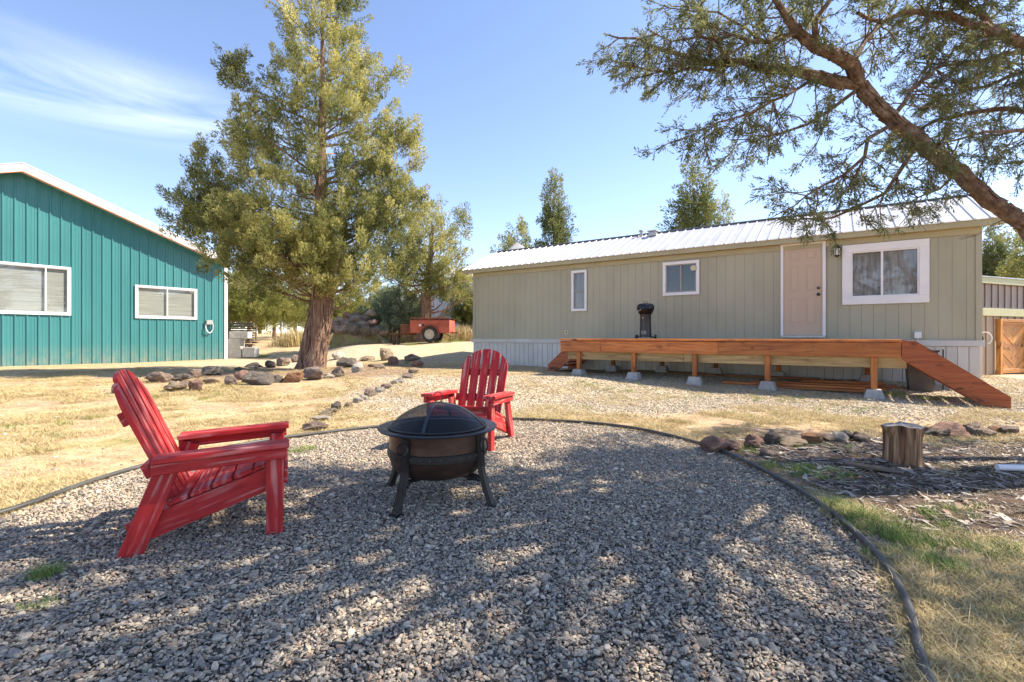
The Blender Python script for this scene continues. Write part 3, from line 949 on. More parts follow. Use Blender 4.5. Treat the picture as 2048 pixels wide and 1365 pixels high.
def window(nm, trim, parent=house, split='v', sash='white', back='curtain', tw=0.0, mullion=0.5, name='window', build=hbuild, front=-0.022):
    x0, x1, z0, z1 = openings[nm]
    t = trim
    y0 = front
    fr = MB()
    fr.box(x0 - t, x1 + t, y0 - 0.022, y0, z1, z1 + t, 0.003)
    fr.box(x0 - t, x1 + t, y0 - 0.022, y0, z0 - t, z0, 0.003)
    fr.box(x0 - t, x0, y0 - 0.021, y0, z0 + 0.001, z1 - 0.001, 0.003)
    fr.box(x1, x1 + t, y0 - 0.021, y0, z0 + 0.001, z1 - 0.001, 0.003)
    w = build(fr, name, 'white', parent)
    s = MB(); k = 0.028
    s.box(x0, x1, y0 - 0.005, y0 + 0.035, z1 - k, z1, 0.003); s.box(x0, x1, y0 - 0.005, y0 + 0.035, z0, z0 + k, 0.003)
    s.box(x0, x0 + k, y0 - 0.004, y0 + 0.034, z0 + k, z1 - k, 0.003); s.box(x1 - k, x1, y0 - 0.004, y0 + 0.034, z0 + k, z1 - k, 0.003)
    if split == 'v':
        xm = x0 + (x1 - x0) * mullion
        s.box(xm - k * 0.7, xm + k * 0.7, y0 - 0.006, y0 + 0.034, z0 + k, z1 - k, 0.003)
        panes = [(x0 + k, xm - k * 0.7, z0 + k, z1 - k), (xm + k * 0.7, x1 - k, z0 + k, z1 - k)]
    else:
        zm = (z0 + z1) / 2
        s.box(x0 + k, x1 - k, y0 - 0.006, y0 + 0.034, zm - k * 0.7, zm + k * 0.7, 0.003)
        panes = [(x0 + k, x1 - k, z0 + k, zm - k * 0.7), (x0 + k, x1 - k, zm + k * 0.7, z1 - k)]
    build(s, 'sash', sash, w)
    for j, (a, b_, c, d) in enumerate(panes):
        yp = y0 + 0.010 + 0.006 * j
        build(MB().add([(a, yp, c), (b_, yp, c), (b_, yp, d), (a, yp, d)], [(0, 1, 2, 3)]), 'pane', 'glass', w)
    # behind the glass
    bk = MB(); nn = 24
    v = []; f = []
    for q in range(nn + 1):
        xx = x0 + (x1 - x0) * q / nn
        yy = y0 + 0.075 + (0.012 * math.sin(q * 2.1) if back == 'curtain' else 0.0)
        v += [(xx, yy, z0), (xx, yy, z1)]
    for q in range(nn):
        f.append((2 * q, 2 * q + 2, 2 * q + 3, 2 * q + 1))
    bk.add(v, f, True)
    build(bk, 'curtain' if back == 'curtain' else 'blind_or_backing', back, w)
    return w
window('w1', 0.068, split='h', sash='frame_grey', back='curtain')
w2 = window('w2', 0.075, sash='frame_grey', back='dark_in')
window('w3', 0.155, sash='white', back='curtain', mullion=0.47)

# door: casing, slab with six raised panels, knob, deadbolt, threshold
x0, x1, z0, z1 = openings['door']
b = MB()
b.box(x0 - 0.055, x0, -0.045, -0.0215, z0 - 0.03, z1 + 0.055, 0.003); b.box(x1, x1 + 0.06, -0.045, -0.0215, z0 - 0.03, z1 + 0.055, 0.003)
b.box(x0 + 0.001, x1 - 0.001, -0.044, -0.0215, z1, z1 + 0.054, 0.003)
b.box(x0 - 0.0545, x0 - 0.004, -0.0215, 0.03, z0, z1, 0); b.box(x1 + 0.004, x1 + 0.0595, -0.0215, 0.03, z0, z1, 0)
dc = hbuild(b, 'door_casing', 'white')
door = hbuild(MB().box(x0, x1, -0.012, 0.03, z0, z1, 0.003), 'door', 'door')
w = x1 - x0; h = z1 - z0
for cxn in (0.29, 0.71):
    for (a, c) in ((0.12, 0.42), (0.48, 0.775), (0.83, 0.945)):
        xa, xb = x0 + w * (cxn - 0.145), x0 + w * (cxn + 0.145)
        za, zb = z0 + h * a, z0 + h * c
        b = MB()
        k = 0.022
        b.box(xa, xb, -0.0165, -0.011, za, za + k, 0.002); b.box(xa, xb, -0.0165, -0.011, zb - k, zb, 0.002)
        b.box(xa, xa + k, -0.0163, -0.011, za + k, zb - k, 0.002); b.box(xb - k, xb, -0.0163, -0.011, za + k, zb - k, 0.002)
        b.box(xa + 0.045, xb - 0.045, -0.0195, -0.011, za + 0.045, zb - 0.045, 0.006)
        hbuild(b, 'door_panel', 'door', door)
for zk, r_ in ((z0 + h * 0.445, 0.032), (z0 + h * 0.515, 0.027)):
    b = MB()
    cxk = x1 - 0.075
    prof = [(0.0, 0.055), (r_ * 0.8, 0.053), (r_, 0.04), (r_ * 0.75, 0.022), (0.014, 0.018), (0.014, 0.008), (r_ * 1.15, 0.006), (r_ * 1.15, 0)]
    bb = MB().lathe(prof, 16)
    bb.v = [(p[0] + cxk, -0.012 - p[2], p[1] + zk) for p in bb.v]
    hbuild(bb, 'door_knob' if r_ > 0.03 else 'deadbolt', 'black', door)
hbuild(MB().box(x0 - 0.05, x1 + 0.055, -0.075, -0.02, z0 - 0.055, z0 - 0.004, 0.004), 'threshold', 'galv')

# lantern beside the door
lx, lz = hw(1674, 503)
lan = thing('wall_lantern', 'small black wall lantern between the beige door and the large window', 'lantern', Hp(lx, -0.023, lz - 0.14), HRZ)
def local(b, o_, name, m, parent):
    b.v = [tuple(p) for p in b.v]
    return b.build(name, m, parent, xf=True)
local(MB().box(-0.04, 0.04, -0.02, 0.0, 0.06, 0.26, 0.006), 0, 'back_plate', 'black', lan)
b = MB().tube([(0, -0.015, 0.23), (0, -0.05, 0.28), (0, -0.085, 0.265)], 0.008, 8)
local(b, 0, 'arm', 'black', lan)
b = MB()
b.lathe([(0.0, 0.27), (0.015, 0.262), (0.02, 0.24), (0.05, 0.215), (0.068, 0.19), (0.066, 0.18)], 12, (0, -0.085, 0))
b.lathe([(0.05, 0.04), (0.052, 0.03), (0.03, 0.012), (0.012, 0.004), (0.0, -0.012)], 12, (0, -0.085, 0))
local(b, 0, 'cap_and_base', 'black', lan)
for k in range(6):
    a = k * math.pi / 3
    p = (0.052 * math.cos(a), -0.085 + 0.052 * math.sin(a), 0.03); q = (0.064 * math.cos(a), -0.085 + 0.064 * math.sin(a), 0.185)
    local(MB().tube([p, q], 0.0045, 6), 0, 'cage_bar', 'black', lan)
local(MB().lathe([(0.045, 0.035), (0.057, 0.185)], 12, (0, -0.085, 0)), 0, 'lamp_glass', 'lampglass', lan)

# small fittings on the wall
tx, tz = hw(1388, 537)
t_ = thing('thermometer', 'small round cream thermometer hung at the corner of the square window', 'thermometer', Hp(tx, -0.05, tz), HRZ)
bb = MB().lathe([(0.0, 0.016), (0.055, 0.014), (0.075, 0.01), (0.078, 0.0)], 20); bb.v = [(p[0], -p[2], p[1]) for p in bb.v]
local(bb, 0, 'dial', 'cream', t_)
bb = MB().torus((0, -0.012, 0), 0.068, 0.008, (0, 1, 0), 20, 6); local(bb, 0, 'bezel', 'galv', t_)
ox, oz = hw(1133, 665)
t_ = thing('outlet_cover', 'small round outlet cover low on the wall left of the deck', 'outlet', Hp(ox, -0.002, oz - 0.05), HRZ)
local(MB().box(-0.05, 0.05, -0.012, 0, 0, 0.10, 0.004), 0, 'plate', 'cream', t_)
bb = MB().lathe([(0, 0.018), (0.02, 0.017), (0.026, 0.01), (0.026, 0)], 12); bb.v = [(p[0], -p[2] - 0.004, p[1] + 0.05) for p in bb.v]
local(bb, 0, 'socket', 'black', t_)
ox, oz = hw(1835, 671)
t_ = thing('junction_box', 'small white electrical box on the wall below the large window', 'electrical box', Hp(ox, -0.004, oz - 0.06), HRZ)
local(MB().box(-0.055, 0.055, -0.07, 0, 0, 0.13, 0.006), 0, 'cover', 'white', t_)
local(MB().tube([(0, -0.035, 0.0), (0, -0.035, -0.30)], 0.012, 8), 0, 'conduit', 'galv', t_)

# roof fittings
def roof_at(px, d):
    t, Y = along(px); x = t - T0
    return Hp(*roofpt(x, d, 0.0))
for px, py, lab, k in ((1283, 478, 'short metal vent stack on the white roof near the ridge, left one', 0), (1307, 473, 'square metal roof vent near the ridge, right one', 1)):
    # stands just below the ridge
    d = SL - (0.28 if k else 0.16)
    x = (along(px - 24)[0] - T0) if False else None
    best = None
    for xi in np.linspace(0, HL, 400):
        p = Hp(*roofpt(xi, d, 0)); q = CX + F * p.x / p.y
        if best is None or abs(q - px) < best[0]: best = (abs(q - px), xi)
    p = Hp(*roofpt(best[1], d, 0.0))
    t_ = thing('roof_vent', lab, 'vent', p - Vector((0, 0, 0.02)), HRZ, 'vents on the house roof')
    if k:
        local(MB().box(-0.11, 0.11, -0.11, 0.11, 0, 0.13, 0.01), 0, 'housing', 'galv', t_)
        local(MB().box(-0.14, 0.14, -0.15, 0.14, 0.13, 0.165, 0.008), 0, 'hood', 'galv', t_)
    else:
        local(MB().tube([(0, 0, 0), (0, 0, 0.17)], 0.05, 12), 0, 'stack', 'galv', t_)
        local(MB().lathe([(0.0, 0.22), (0.08, 0.19), (0.085, 0.175)], 12), 0, 'cap', 'galv', t_)
t_ = thing('roof_dish', 'pale flat tilted dish antenna at the far left end of the roof ridge', 'dish antenna', Hp(0.05, HD / 2 + 0.25, ZR - 0.06), HRZ)
rot = Matrix.Rotation(R(-32), 4, 'Y') @ Matrix.Rotation(R(-14), 4, 'X')
local(MB().box(-0.30, 0.30, -0.02, 0.46, -0.015, 0.015, 0.01, Matrix.Translation((0.1, -0.1, 0.24)) @ rot), 0, 'panel', 'greymetal', t_)
local(MB().tube([(0.1, 0.05, 0), (0.1, 0.05, 0.22)], 0.02, 8), 0, 'mast', 'galv', t_)

# ------------------------------------------------------------------ deck with ramps (same frame)
DD = 2.44
def hd(px, py):
    return hw(px, py, DD)
DX0, _ = hd(1122, 678); DX1, _ = hd(1802, 684)
DZ = 1.005
DO = Hp(DX0, -DD, 0)
DO.z = float(g(DO.x, DO.y))
deck = thing('deck', 'low orange stained wooden deck on posts with ramps at both ends', 'deck', DO, HRZ)
def Dp(x, y, z): return Hp(x, -DD + y, z)       # y: behind the front face
nb = 17
for i in range(nb):
    y = 0.02 + (i + 0.5) * (DD - 0.12) / nb
    board('deck_board', Dp(DX0, y, DZ - 0.019), Dp(DX1, y, DZ - 0.019), (DD - 0.12) / nb - 0.007, 0.038, 'deck', deck)
segs = [1122, 1203, 1437, 1802]
for a, b_ in zip(segs[:-1], segs[1:]):
    xa, xb = hd(a, 0)[0], hd(b_, 0)[0]
    board('fascia_board', Dp(xa + 0.002, -0.02, DZ - 0.175), Dp(xb - 0.002, -0.02, DZ - 0.175), 0.245, 0.038, 'deck', deck, up=UY)
board('nosing_board', Dp(DX0 - 0.01, -0.036, DZ - 0.022), Dp(DX1 + 0.01, -0.036, DZ - 0.022), 0.040, 0.075, 'deck', deck, up=UY, bev=0.005)
for xx in (DX0 + 0.02, DX1 - 0.02):
    board('side_joist', Dp(xx, 0.02, DZ - 0.165), Dp(xx, DD - 0.06, DZ - 0.165), 0.23, 0.04, 'deck', deck, up=UX)
for k in range(9):
    xx = DX0 + (DX1 - DX0) * (k + 1) / 10
    board('joist', Dp(xx, 0.02, DZ - 0.15), Dp(xx, DD - 0.06, DZ - 0.15), 0.2, 0.04, 'beam', deck, up=UX)
bxs = [hd(1133, 0)[0], hd(1366, 0)[0], hd(1815, 0)[0]]
for a, b_ in zip(bxs[:-1], bxs[1:]):
    board('beam', Dp(a + 0.002, 0.11, DZ - 0.385), Dp(b_ - 0.002, 0.11, DZ - 0.385), 0.185, 0.08, 'beam', deck, up=UY, bev=0.006)
board('rear_beam', Dp(DX0 + 0.1, DD - 0.35, DZ - 0.37), Dp(DX1 - 0.1, DD - 0.35, DZ - 0.37), 0.185, 0.08, 'beam', deck, up=UY)
post_px = [1157, 1267, 1389, 1535, 1748]
names = ['leftmost', 'second', 'third', 'fourth', 'rightmost']
for i, px in enumerate(post_px):
    xx = hd(px, 0)[0]
    for row, yy in enumerate((0.03, DD - 0.35)):
        gz = float(g(*Dp(xx, yy, 0).xy))
        top = DZ - 0.30 if row == 0 else DZ - 0.47
        board('post', Dp(xx, yy, gz + 0.10), Dp(xx, yy, top), 0.09, 0.09, 'deckpost', deck, up=UY, bev=0.006)
        b = MB(); q = []
        for (s_, z_) in ((0.15, -0.05), (0.145, 0.0), (0.10, 0.15)):
            q += [(-s_, -s_, z_), (s_, -s_, z_), (s_, s_, z_), (-s_, s_, z_)]
        f = [(3, 2, 1, 0)] + [(4 * l + k, 4 * l + (k + 1) % 4, 4 * l + 4 + (k + 1) % 4, 4 * l + 4 + k) for l in range(2) for k in range(4)] + [(8, 9, 10, 11)]
        b.add(q, f)
        o = b.build('pier_block', 'pier', None)
        o.location = Dp(xx, yy, gz); o.rotation_euler = (0, 0, HRZ + 0.05 * (i % 3 - 1))
        where = {0: 'leftmost front', 1: 'second front', 2: 'third front', 3: 'fourth front', 4: 'rightmost front'}[i]
        if row == 0:
            tag(o, f'grey concrete pier block under the {where} deck post', 'pier block', 'pier blocks under the deck')
        else:
            tag(o, f'concrete pier block in the dark under the deck, behind the {names[i]} front post', 'pier block', 'pier blocks under the deck')
# right ramp: two stringers and treads
rx0, rz0 = hd(1803, 684); rx1, _ = hd(2021, 780)
gz = float(g(*Dp(rx1, 0.0, 0).xy))
def ramp_(xa, xb, yf, yb, zb, m='ramp'):
    for yy in (yf, yb):
        b = MB()
        W = 0.30 * abs(xb - xa) / math.hypot(xb - xa, DZ)
        s_ = 1 if xb > xa else -1
        flat = 0.17
        pts = [Dp(xa, yy, DZ - 0.02), Dp(xa + s_ * flat, yy, DZ - 0.02), Dp(xb, yy, zb + 0.17), Dp(xb, yy, zb - 0.01), Dp(xb - s_ * 0.25, yy, zb - 0.01), Dp(xa, yy, DZ - 0.33)]
        b.prism(pts, UY * 0.04)
        b.build('ramp_stringer', m, deck)
    n_ = 6
    for k in range(n_):
        t = (k + 0.6) / n_
        x = xa + (xb - xa) * (0.1 + 0.8 * t); z = DZ - 0.05 + (zb + 0.12 - DZ) * (0.1 + 0.8 * t)
        board('tread', Dp(x, yf + 0.05, z - 0.06), Dp(x, yb - 0.01, z - 0.06), 0.2, 0.035, 'ramp', deck)
ramp_(rx0 + 0.004, rx1, -0.03, 1.2, gz)
gz = float(g(*Dp(DX0 - 0.95, 1.4, 0).xy))
ramp_(DX0 - 0.004, DX0 - 0.95, 1.05, 2.2, gz)

# lumber lying under the deck
lum = [(1440, 1762, 786, 0.13, 0.05, 'longest'), (1500, 1775, 775, 0.14, 0.45, 'middle'), (1600, 1800, 764, 0.14, 0.95, 'shortest'), (1330, 1640, 757, 0.14, 1.35, 'rearmost')]
for i, (a, b_, py, w, yy, which) in enumerate(lum):
    for layer in range(2 if i < 3 else 1):
        xa, xb = hw(a, 0, DD - yy)[0], hw(b_, 0, DD - yy)[0]
        z = float(g(*Dp((xa + xb) / 2, yy + 0.3, 0).xy)) + 0.03 + 0.045 * layer
        o = board('lumber_board', Dp(xa, yy + 0.30, z), Dp(xb - 0.2 * layer, yy + 0.34 + 0.05 * layer, z + 0.003), w, 0.04, 'deckpost' if layer == 0 else 'deck')
        tag(o, f'{which} {"upper" if layer else "lower"} spare orange board lying on the ground under the deck', 'board', 'spare boards under the deck')

# trash bin behind the right ramp
bx_ = hw(1840, 0, 0.75)[0]
bp = Hp(bx_, -0.75, 0); bp.z = float(g(bp.x, bp.y))
t_ = thing('trash_bin', 'dark grey plastic trash bin standing behind the right ramp', 'bin', bp, HRZ)
b = MB(); q = []
for (s_, z_) in ((0.17, 0.0), (0.23, 0.72)):
    q += [(-s_, -s_, z_), (s_, -s_, z_), (s_, s_, z_), (-s_, s_, z_)]
b.add(q, [(3, 2, 1, 0), (0, 1, 5, 4), (1, 2, 6, 5), (2, 3, 7, 6), (3, 0, 4, 7), (4, 5, 6, 7)])
local(b, 0, 'bin_body', 'bin', t_)
local(MB().box(-0.25, 0.25, -0.25, 0.25, 0.72, 0.755, 0.01), 0, 'rim', 'black', t_)
local(MB().tube([(0.2, -0.24, 0.74), (0.29, -0.27, 0.77), (0.29, -0.27, 0.05)], 0.012, 8), 0, 'handle', 'black', t_)

# kettle grill on the deck
t, Y = along(1291, 1.0)
gp = P0 - UY * 1.0 + UX * t
gp.z = DZ
gr_ = thing('pedestal_grill', 'black pedestal charcoal grill with domed lid standing on the deck', 'grill', gp, HRZ)
local(MB().lathe([(0.0, 0.035), (0.145, 0.035), (0.142, 0.06), (0.132, 0.30), (0.132, 0.56), (0.14, 0.60)], 28), 0, 'column', 'enamel', gr_)
b = MB()
for k in range(3):
    a = R(90 + 120 * k + 15)
    b.tube([(0.05 * math.cos(a), 0.05 * math.sin(a), 0.05), (0.28 * math.cos(a), 0.28 * math.sin(a), 0.03)], 0.015, 8)
local(b, 0, 'base_frame', 'black', gr_)
for k, (x, y) in enumerate(((-0.20, -0.05), (0.25, -0.03))):
    bb = MB().lathe([(0.0, -0.02), (0.045, -0.02), (0.05, -0.014), (0.05, 0.014), (0.045, 0.02), (0.0, 0.02)], 16)
    bb.v = [(p[2] + x, p[0] + y, p[1] + 0.05) for p in bb.v]
    local(bb, 0, 'wheel', 'black', gr_)
local(MB().lathe([(0.13, 0.585), (0.15, 0.60), (0.185, 0.66), (0.205, 0.715), (0.212, 0.72), (0.212, 0.727)], 32), 0, 'bowl', 'enamel', gr_)
ld = local(MB().lathe([(0.214, 0.727), (0.213, 0.735), (0.205, 0.785), (0.185, 0.825), (0.15, 0.845), (0.08, 0.855), (0.0, 0.858)], 32), 0, 'lid', 'enamel', gr_)
local(MB().tube([(-0.05, 0, 0.852), (-0.045, 0, 0.89), (0.045, 0, 0.89), (0.05, 0, 0.852)], 0.008, 8), 0, 'lid_handle', 'black', ld)
pts = []
for k in range(9):
    a = R(205 + 10 * k - 0); pts.append((0.0, 0.0, 0.0))
for (c0, rr, z_) in ((240, 0.235, 0.66),):
    pts = []
    for k in range(9):
        a = R(c0 - 16 + 4 * k)
        out = 0.195 + 0.055 * math.sin(math.pi * k / 8)
        pts.append((out * math.cos(a), out * math.sin(a), 0.70 - 0.045 * math.sin(math.pi * k / 8)))
    local(MB().tube(pts, 0.007, 8), 0, 'handle', 'galv', gr_)
for k in range(4):
    a = R(252 + 13 * k)
    b = MB().box(-0.006, 0.006, 0.138, 0.146, 0.10, 0.19, 0.002)
    b.v = [tuple(rotz(p, a - R(90))) for p in b.v]
    local(b, 0, 'vent_slot', 'galv', gr_)
bb = MB().lathe([(0, 0.006), (0.012, 0.005), (0.014, 0)], 12)
bb.v = [tuple(rotz((p[0], 0.133 + p[2], p[1] + 0.50), R(170))) for p in bb.v]
local(bb, 0, 'badge', 'white', gr_)

# ------------------------------------------------------------------ teal metal shop (frame: x along the gable wall to the right, y into the building)
TX = Vector((0.5841, 0.8117, 0)); TY = Vector((-0.8117, 0.5841, 0))
TRZ = math.atan2(TX.y, TX.x)
TA = Vector((-17.59, 17.03, 0))
def tal(px, off=0.0):
    k = (px - CX) / F
    A = TA - TY * off
    t = (k * A.y - A.x) / (TX.x - k * TX.y)
    return t, A.y + t * TX.y
def tw_(px, py, off=0.0):
    t, Y = tal(px, off)
    return t, HC + (HY - py) / F * Y
GO = 0.50
tc_ = tal(454)[0]
tr_, zr_ = tw_(46, 327, GO)
te_, zev = tw_(458, 520, GO)
half = tc_ - tr_
TO = TA + TX * tr_                      # wall foot below the ridge
shop = thing('metal_shop', 'teal ribbed metal shop building with white trim and gable roof', 'building', TO, TRZ)
tp = (zr_ - zev) / (te_ - tr_)          # roof pitch
def ztop(x): return zr_ - 0.22 - abs(x) * tp
def sbuild(b, name, m, parent=shop): return b.build(name, m, parent, xf=True)
def trect(nm, pxl, pxr, pxm, ty, by, ins):
    x0 = tal(pxl)[0] - tr_; x1 = tal(pxr)[0] - tr_
    z1 = tw_(pxm, ty)[1]; z0 = tw_(pxm, by)[1]
    openings[nm] = (x0 + ins, x1 - ins, z0 + ins, z1 - ins)
trect('t1', -120, 142, 70, 529, 630, 0.09)
trect('t2', 269, 393.6, 331, 574.2, 638.5, 0.09)
th = [openings['t1'], openings['t2']]
rib0 = -tr_ % 0.305
xs = []
x = rib0 - 0.305 * math.ceil((half + rib0) / 0.305)
while x < half:
    a, b_ = max(x, -half), min(x + 0.305, half)
    if b_ - a > 0.02:
        prof = [(0, 0.0), (0.016, -0.032), (0.050, -0.032), (0.066, 0.0), (0.135, 0.0), (0.140, -0.006), (0.160, -0.006), (0.165, 0.0), (0.225, 0.0), (0.230, -0.006), (0.250, -0.006), (0.255, 0), (0.305, 0)]
        pb, pu = MB(), MB()
        for (p, q) in zip(prof[:-1], prof[1:]):
            xa, xb = x + p[0], x + q[0]
            if xa < a - 1e-6 or xb > b_ + 1e-6: continue
            xm = (xa + xb) / 2
            zs = [(-0.15, None)]
            for (ha, hb_, hc, hd_) in th:
                if ha < xm < hb_:
                    zs = [(-0.15, hc), (hd_, None)]
            for zi, (l, u) in enumerate(zs):
                ua, ub = (ztop(xa), ztop(xb)) if u is None else (u, u)
                (pu if zi else pb).add([(xa, p[1], l), (xb, q[1], l), (xb, q[1], ub), (xa, p[1], ua)], [(0, 1, 2, 3)])
        sbuild(pb, 'wall_panel', 'teal')
        if pu.v: sbuild(pu, 'wall_panel', 'teal')
    x += 0.305
# side and rear walls (plain), corner trim, gable trim
DP = 9.0
b = MB()
b.box(half - 0.03, half - 0.002, 0.02, DP, -0.15, ztop(half) + 0.02); b.box(-half, -half + 0.03, 0.02, DP, -0.15, ztop(half) + 0.02)
b.prism([(-half, DP, -0.15), (half, DP, -0.15), (half, DP, ztop(half)), (0, DP, ztop(0)), (-half, DP, ztop(half))], (0, 0.03, 0))
sbuild(b, 'wall', 'teal')
for sgn in (-1, 1):
    b = MB(); x0_, x1_ = (half - 0.13, half + 0.012) if sgn > 0 else (-half - 0.012, -half + 0.13)
    b.box(x0_, x1_, -0.05, 0.02, -0.15, ztop(half) - 0.0, 0.004)
    if sgn > 0: b.box(half - 0.001, half + 0.014, 0.02, 0.15, -0.15, ztop(half), 0.003)
    sbuild(b, 'corner_trim', 'white')
eo = te_ - tr_                          # half width of the roof with eave overhang
for sgn in (-1, 1):
    def zz(xa, o): return zr_ + o - abs(xa) * tp
    pts = [(0, -GO, zz(0, 0)), (sgn * eo, -GO, zz(eo, 0)), (sgn * eo, -GO, zz(eo, -0.27)), (0, -GO, zz(0, -0.27))]
    sbuild(MB().prism(pts, (0, 0.03, 0)), 'gable_fascia', 'white')
    pts = [(0, -GO + 0.005, zz(0, -0.272)), (sgn * eo, -GO + 0.005, zz(eo, -0.272)), (sgn * eo, -GO + 0.005, zz(eo, -0.298)), (0, -GO + 0.005, zz(0, -0.298))]
    sbuild(MB().prism(pts, (0, 0.035, 0)), 'orange_trim', 'orange')
    pts = [(0, -GO + 0.031, zz(0, -0.19)), (sgn * eo, -GO + 0.031, zz(eo, -0.19)), (sgn * eo, -GO + 0.031, zz(eo, -0.21)), (0, -GO + 0.031, zz(0, -0.21))]
    sbuild(MB().prism(pts, (0, GO - 0.035, 0)), 'soffit', 'soffit')
    n_ = 32; L_ = (DP + GO * 2) / n_
    for k in range(n_):
        y0 = -GO - 0.02 + k * L_
        v = []; f = []
        for (a, h_) in ((0, 0), (0.015, 0.03), (0.05, 0.03), (0.065, 0), (L_, 0)):
            v += [(0, y0 + a, zz(0, 0.004) + h_), (sgn * eo, y0 + a, zz(eo, 0.004) + h_)]
        for q in range(4):
            f.append((2 * q, 2 * q + 1, 2 * q + 3, 2 * q + 2) if sgn > 0 else (2 * q, 2 * q + 2, 2 * q + 3, 2 * q + 1))
        sbuild(MB().add(v, f), 'roof_panel', 'roofmetal')
    sbuild(MB().prism([(sgn * eo, -GO + 0.03, zz(eo, 0)), (sgn * eo, DP + GO, zz(eo, 0)), (sgn * eo, DP + GO, zz(eo, -0.19)), (sgn * eo, -GO + 0.03, zz(eo, -0.19))], (-sgn * 0.03, 0, 0)), 'eave_fascia', 'white')
sbuild(MB().tube([(eo + 0.05, -GO + 0.1, zr_ - eo * tp - 0.12), (eo + 0.05, DP + GO, zr_ - eo * tp - 0.15)], 0.07, 10), 'gutter', 'white')
def twin(nm, mull):
    return window(nm, 0.085, parent=shop, sash='white', back='blind_or_backing', build=sbuild, front=-0.034, mullion=mull)
x0, x1 = openings['t1'][:2]
twin('t1', (tal(91)[0] - tr_ - x0) / (x1 - x0)); twin('t2', 0.5)
# cable loop on the wall box
cx_, cz_ = tw_(417, 652)
cxl = cx_ - tr_
t_ = thing('cable_box', 'small grey utility box with a loop of cable on the teal wall', 'utility box', TA + TX * cx_ - TY * 0.033 + Vector((0, 0, cz_ - 0.05)), TRZ)
local(MB().box(-0.13, 0.13, -0.10, 0, 0.10, 0.30, 0.008), 0, 'cover', 'galv', t_)
pts = [(0.17 * math.cos(a) * 0.9, -0.06 - 0.03 * math.sin(a * 2), -0.02 + 0.26 * math.sin(a)) for a in np.linspace(R(120), R(420), 22)]
local(MB().tube(pts, 0.026, 8), 0, 'cable_loop', 'greymetal', t_)

# ------------------------------------------------------------------ tan shed with chevron gate at the right
SX = Vector((0.93, 0.367, 0)).normalized(); SY = Vector((-SX.y, SX.x, 0)); SRZ = math.atan2(SX.y, SX.x)
SY0 = 11.3
SO = Vector(((1990 - CX) / F * SY0, SY0, 0))
SO.z = float(g(SO.x, SO.y)) - 0.02
shed = thing('tan_shed', 'low tan metal shed with sage trim beside the right end of the house', 'shed', SO, SRZ)
def sal(px, off=0.0):
    k = (px - CX) / F; A = SO - SY * off
    return (k * A.y - A.x) / (SX.x - k * SX.y)
def shz(py, Y=11.3): return HC + (HY - py) / F * Y - SO.z
def shb(b, name, m, parent=shed): return b.build(name, m, parent, xf=True)
xl, xr = sal(1962) - 0.12, 4.2
gx0, gx1 = 0.02, 1.34
zlow = shz(632)
gate_top = shz(640)
k = 0
x = xl
while x < xr - 1e-6:
    e = min(x + 0.305, xr)
    b = MB()
    for (p, q, r, s) in cut_rect(x, e, -0.1, zlow, [(gx0, gx1, -0.2, gate_top)]):
        b.box(p, q, 0, 0.02, r, s)
        if p == x and s == zlow: b.box(p, min(p + 0.045, q), -0.022, 0, r, s, 0.008)
    if b.v: shb(b, 'wall_panel', 'tanmetal')
    b = MB(); b.box(x, e, 0.7, 0.72, shz(617), shz(556) + 0.05); b.box(x, x + 0.045, 0.678, 0.7, shz(617), shz(556) + 0.05, 0.008)
    shb(b, 'upper_panel', 'tanupper')
    x = e
shb(MB().box(xl, xr, -0.09, -0.03, zlow - 0.01, zlow + 0.165, 0.004), 'lower_fascia', 'sage')
shb(MB().prism([(xl, -0.088, zlow + 0.168), (xl, 0.70, zlow + 0.25), (xl, 0.70, zlow + 0.27), (xl, -0.088, zlow + 0.185)], (xr - xl, 0, 0)), 'lower_roof', 'roofdark')
shb(MB().box(xl, xr, 0.60, 0.66, shz(558), shz(545), 0.004), 'upper_fascia', 'sage')
shb(MB().prism([(xl, 0.58, shz(545) + 0.003), (xl, 3.4, shz(545) + 0.35), (xl, 3.4, shz(545) + 0.38), (xl, 0.58, shz(545) + 0.03)], (xr - xl, 0, 0)), 'upper_roof', 'roofmetal')
shb(MB().box(xl, xl + 0.03, 0.03, 3.3, -0.1, zlow), 'side_wall', 'tanmetal')
gate = thing('chevron_gate', 'orange wooden gate with chevron boards set in the tan shed', 'gate', SO + SX * gx0, SRZ)
gw = gx1 - gx0
def gb(n_, x0, x1, z0, z1, yy, t, m='gatewood'):
    if x1 - x0 > z1 - z0:
        p, q, w = Vector((x0, yy, (z0 + z1) / 2)), Vector((x1, yy, (z0 + z1) / 2)), z1 - z0
    else:
        p, q, w = Vector(((x0 + x1) / 2, yy, z0)), Vector(((x0 + x1) / 2, yy, z1)), x1 - x0
    GM = PM[gate.name]
    return board(n_, GM @ p, GM @ q, w, t, m, gate, up=SY)
gb('gate_post', 0.0, 0.10, -0.05, gate_top + 0.02, -0.05, 0.09); gb('gate_post', gw - 0.10, gw, -0.05, gate_top + 0.02, -0.05, 0.09)
gb('top_rail', 0.101, gw - 0.101, gate_top - 0.05, gate_top + 0.02, -0.045, 0.08)
i0, i1, j0, j1 = 0.20, gw - 0.13, 0.14, gate_top - 0.12
gb('door_stile', 0.11, i0, 0.04, gate_top - 0.055, -0.02, 0.05); gb('door_stile', i1, gw - 0.105, 0.04, gate_top - 0.055, -0.02, 0.05)
gb('door_rail', i0 + 0.001, i1 - 0.001, 0.04, j0, -0.018, 0.05); gb('door_rail', i0 + 0.001, i1 - 0.001, j1, gate_top - 0.055, -0.018, 0.05)
shb(MB().box(gx0 + i0, gx0 + i1, 0.012, 0.03, j0, j1), 'gate_backing', 'tanmetal')
mid = (i0 + i1) / 2
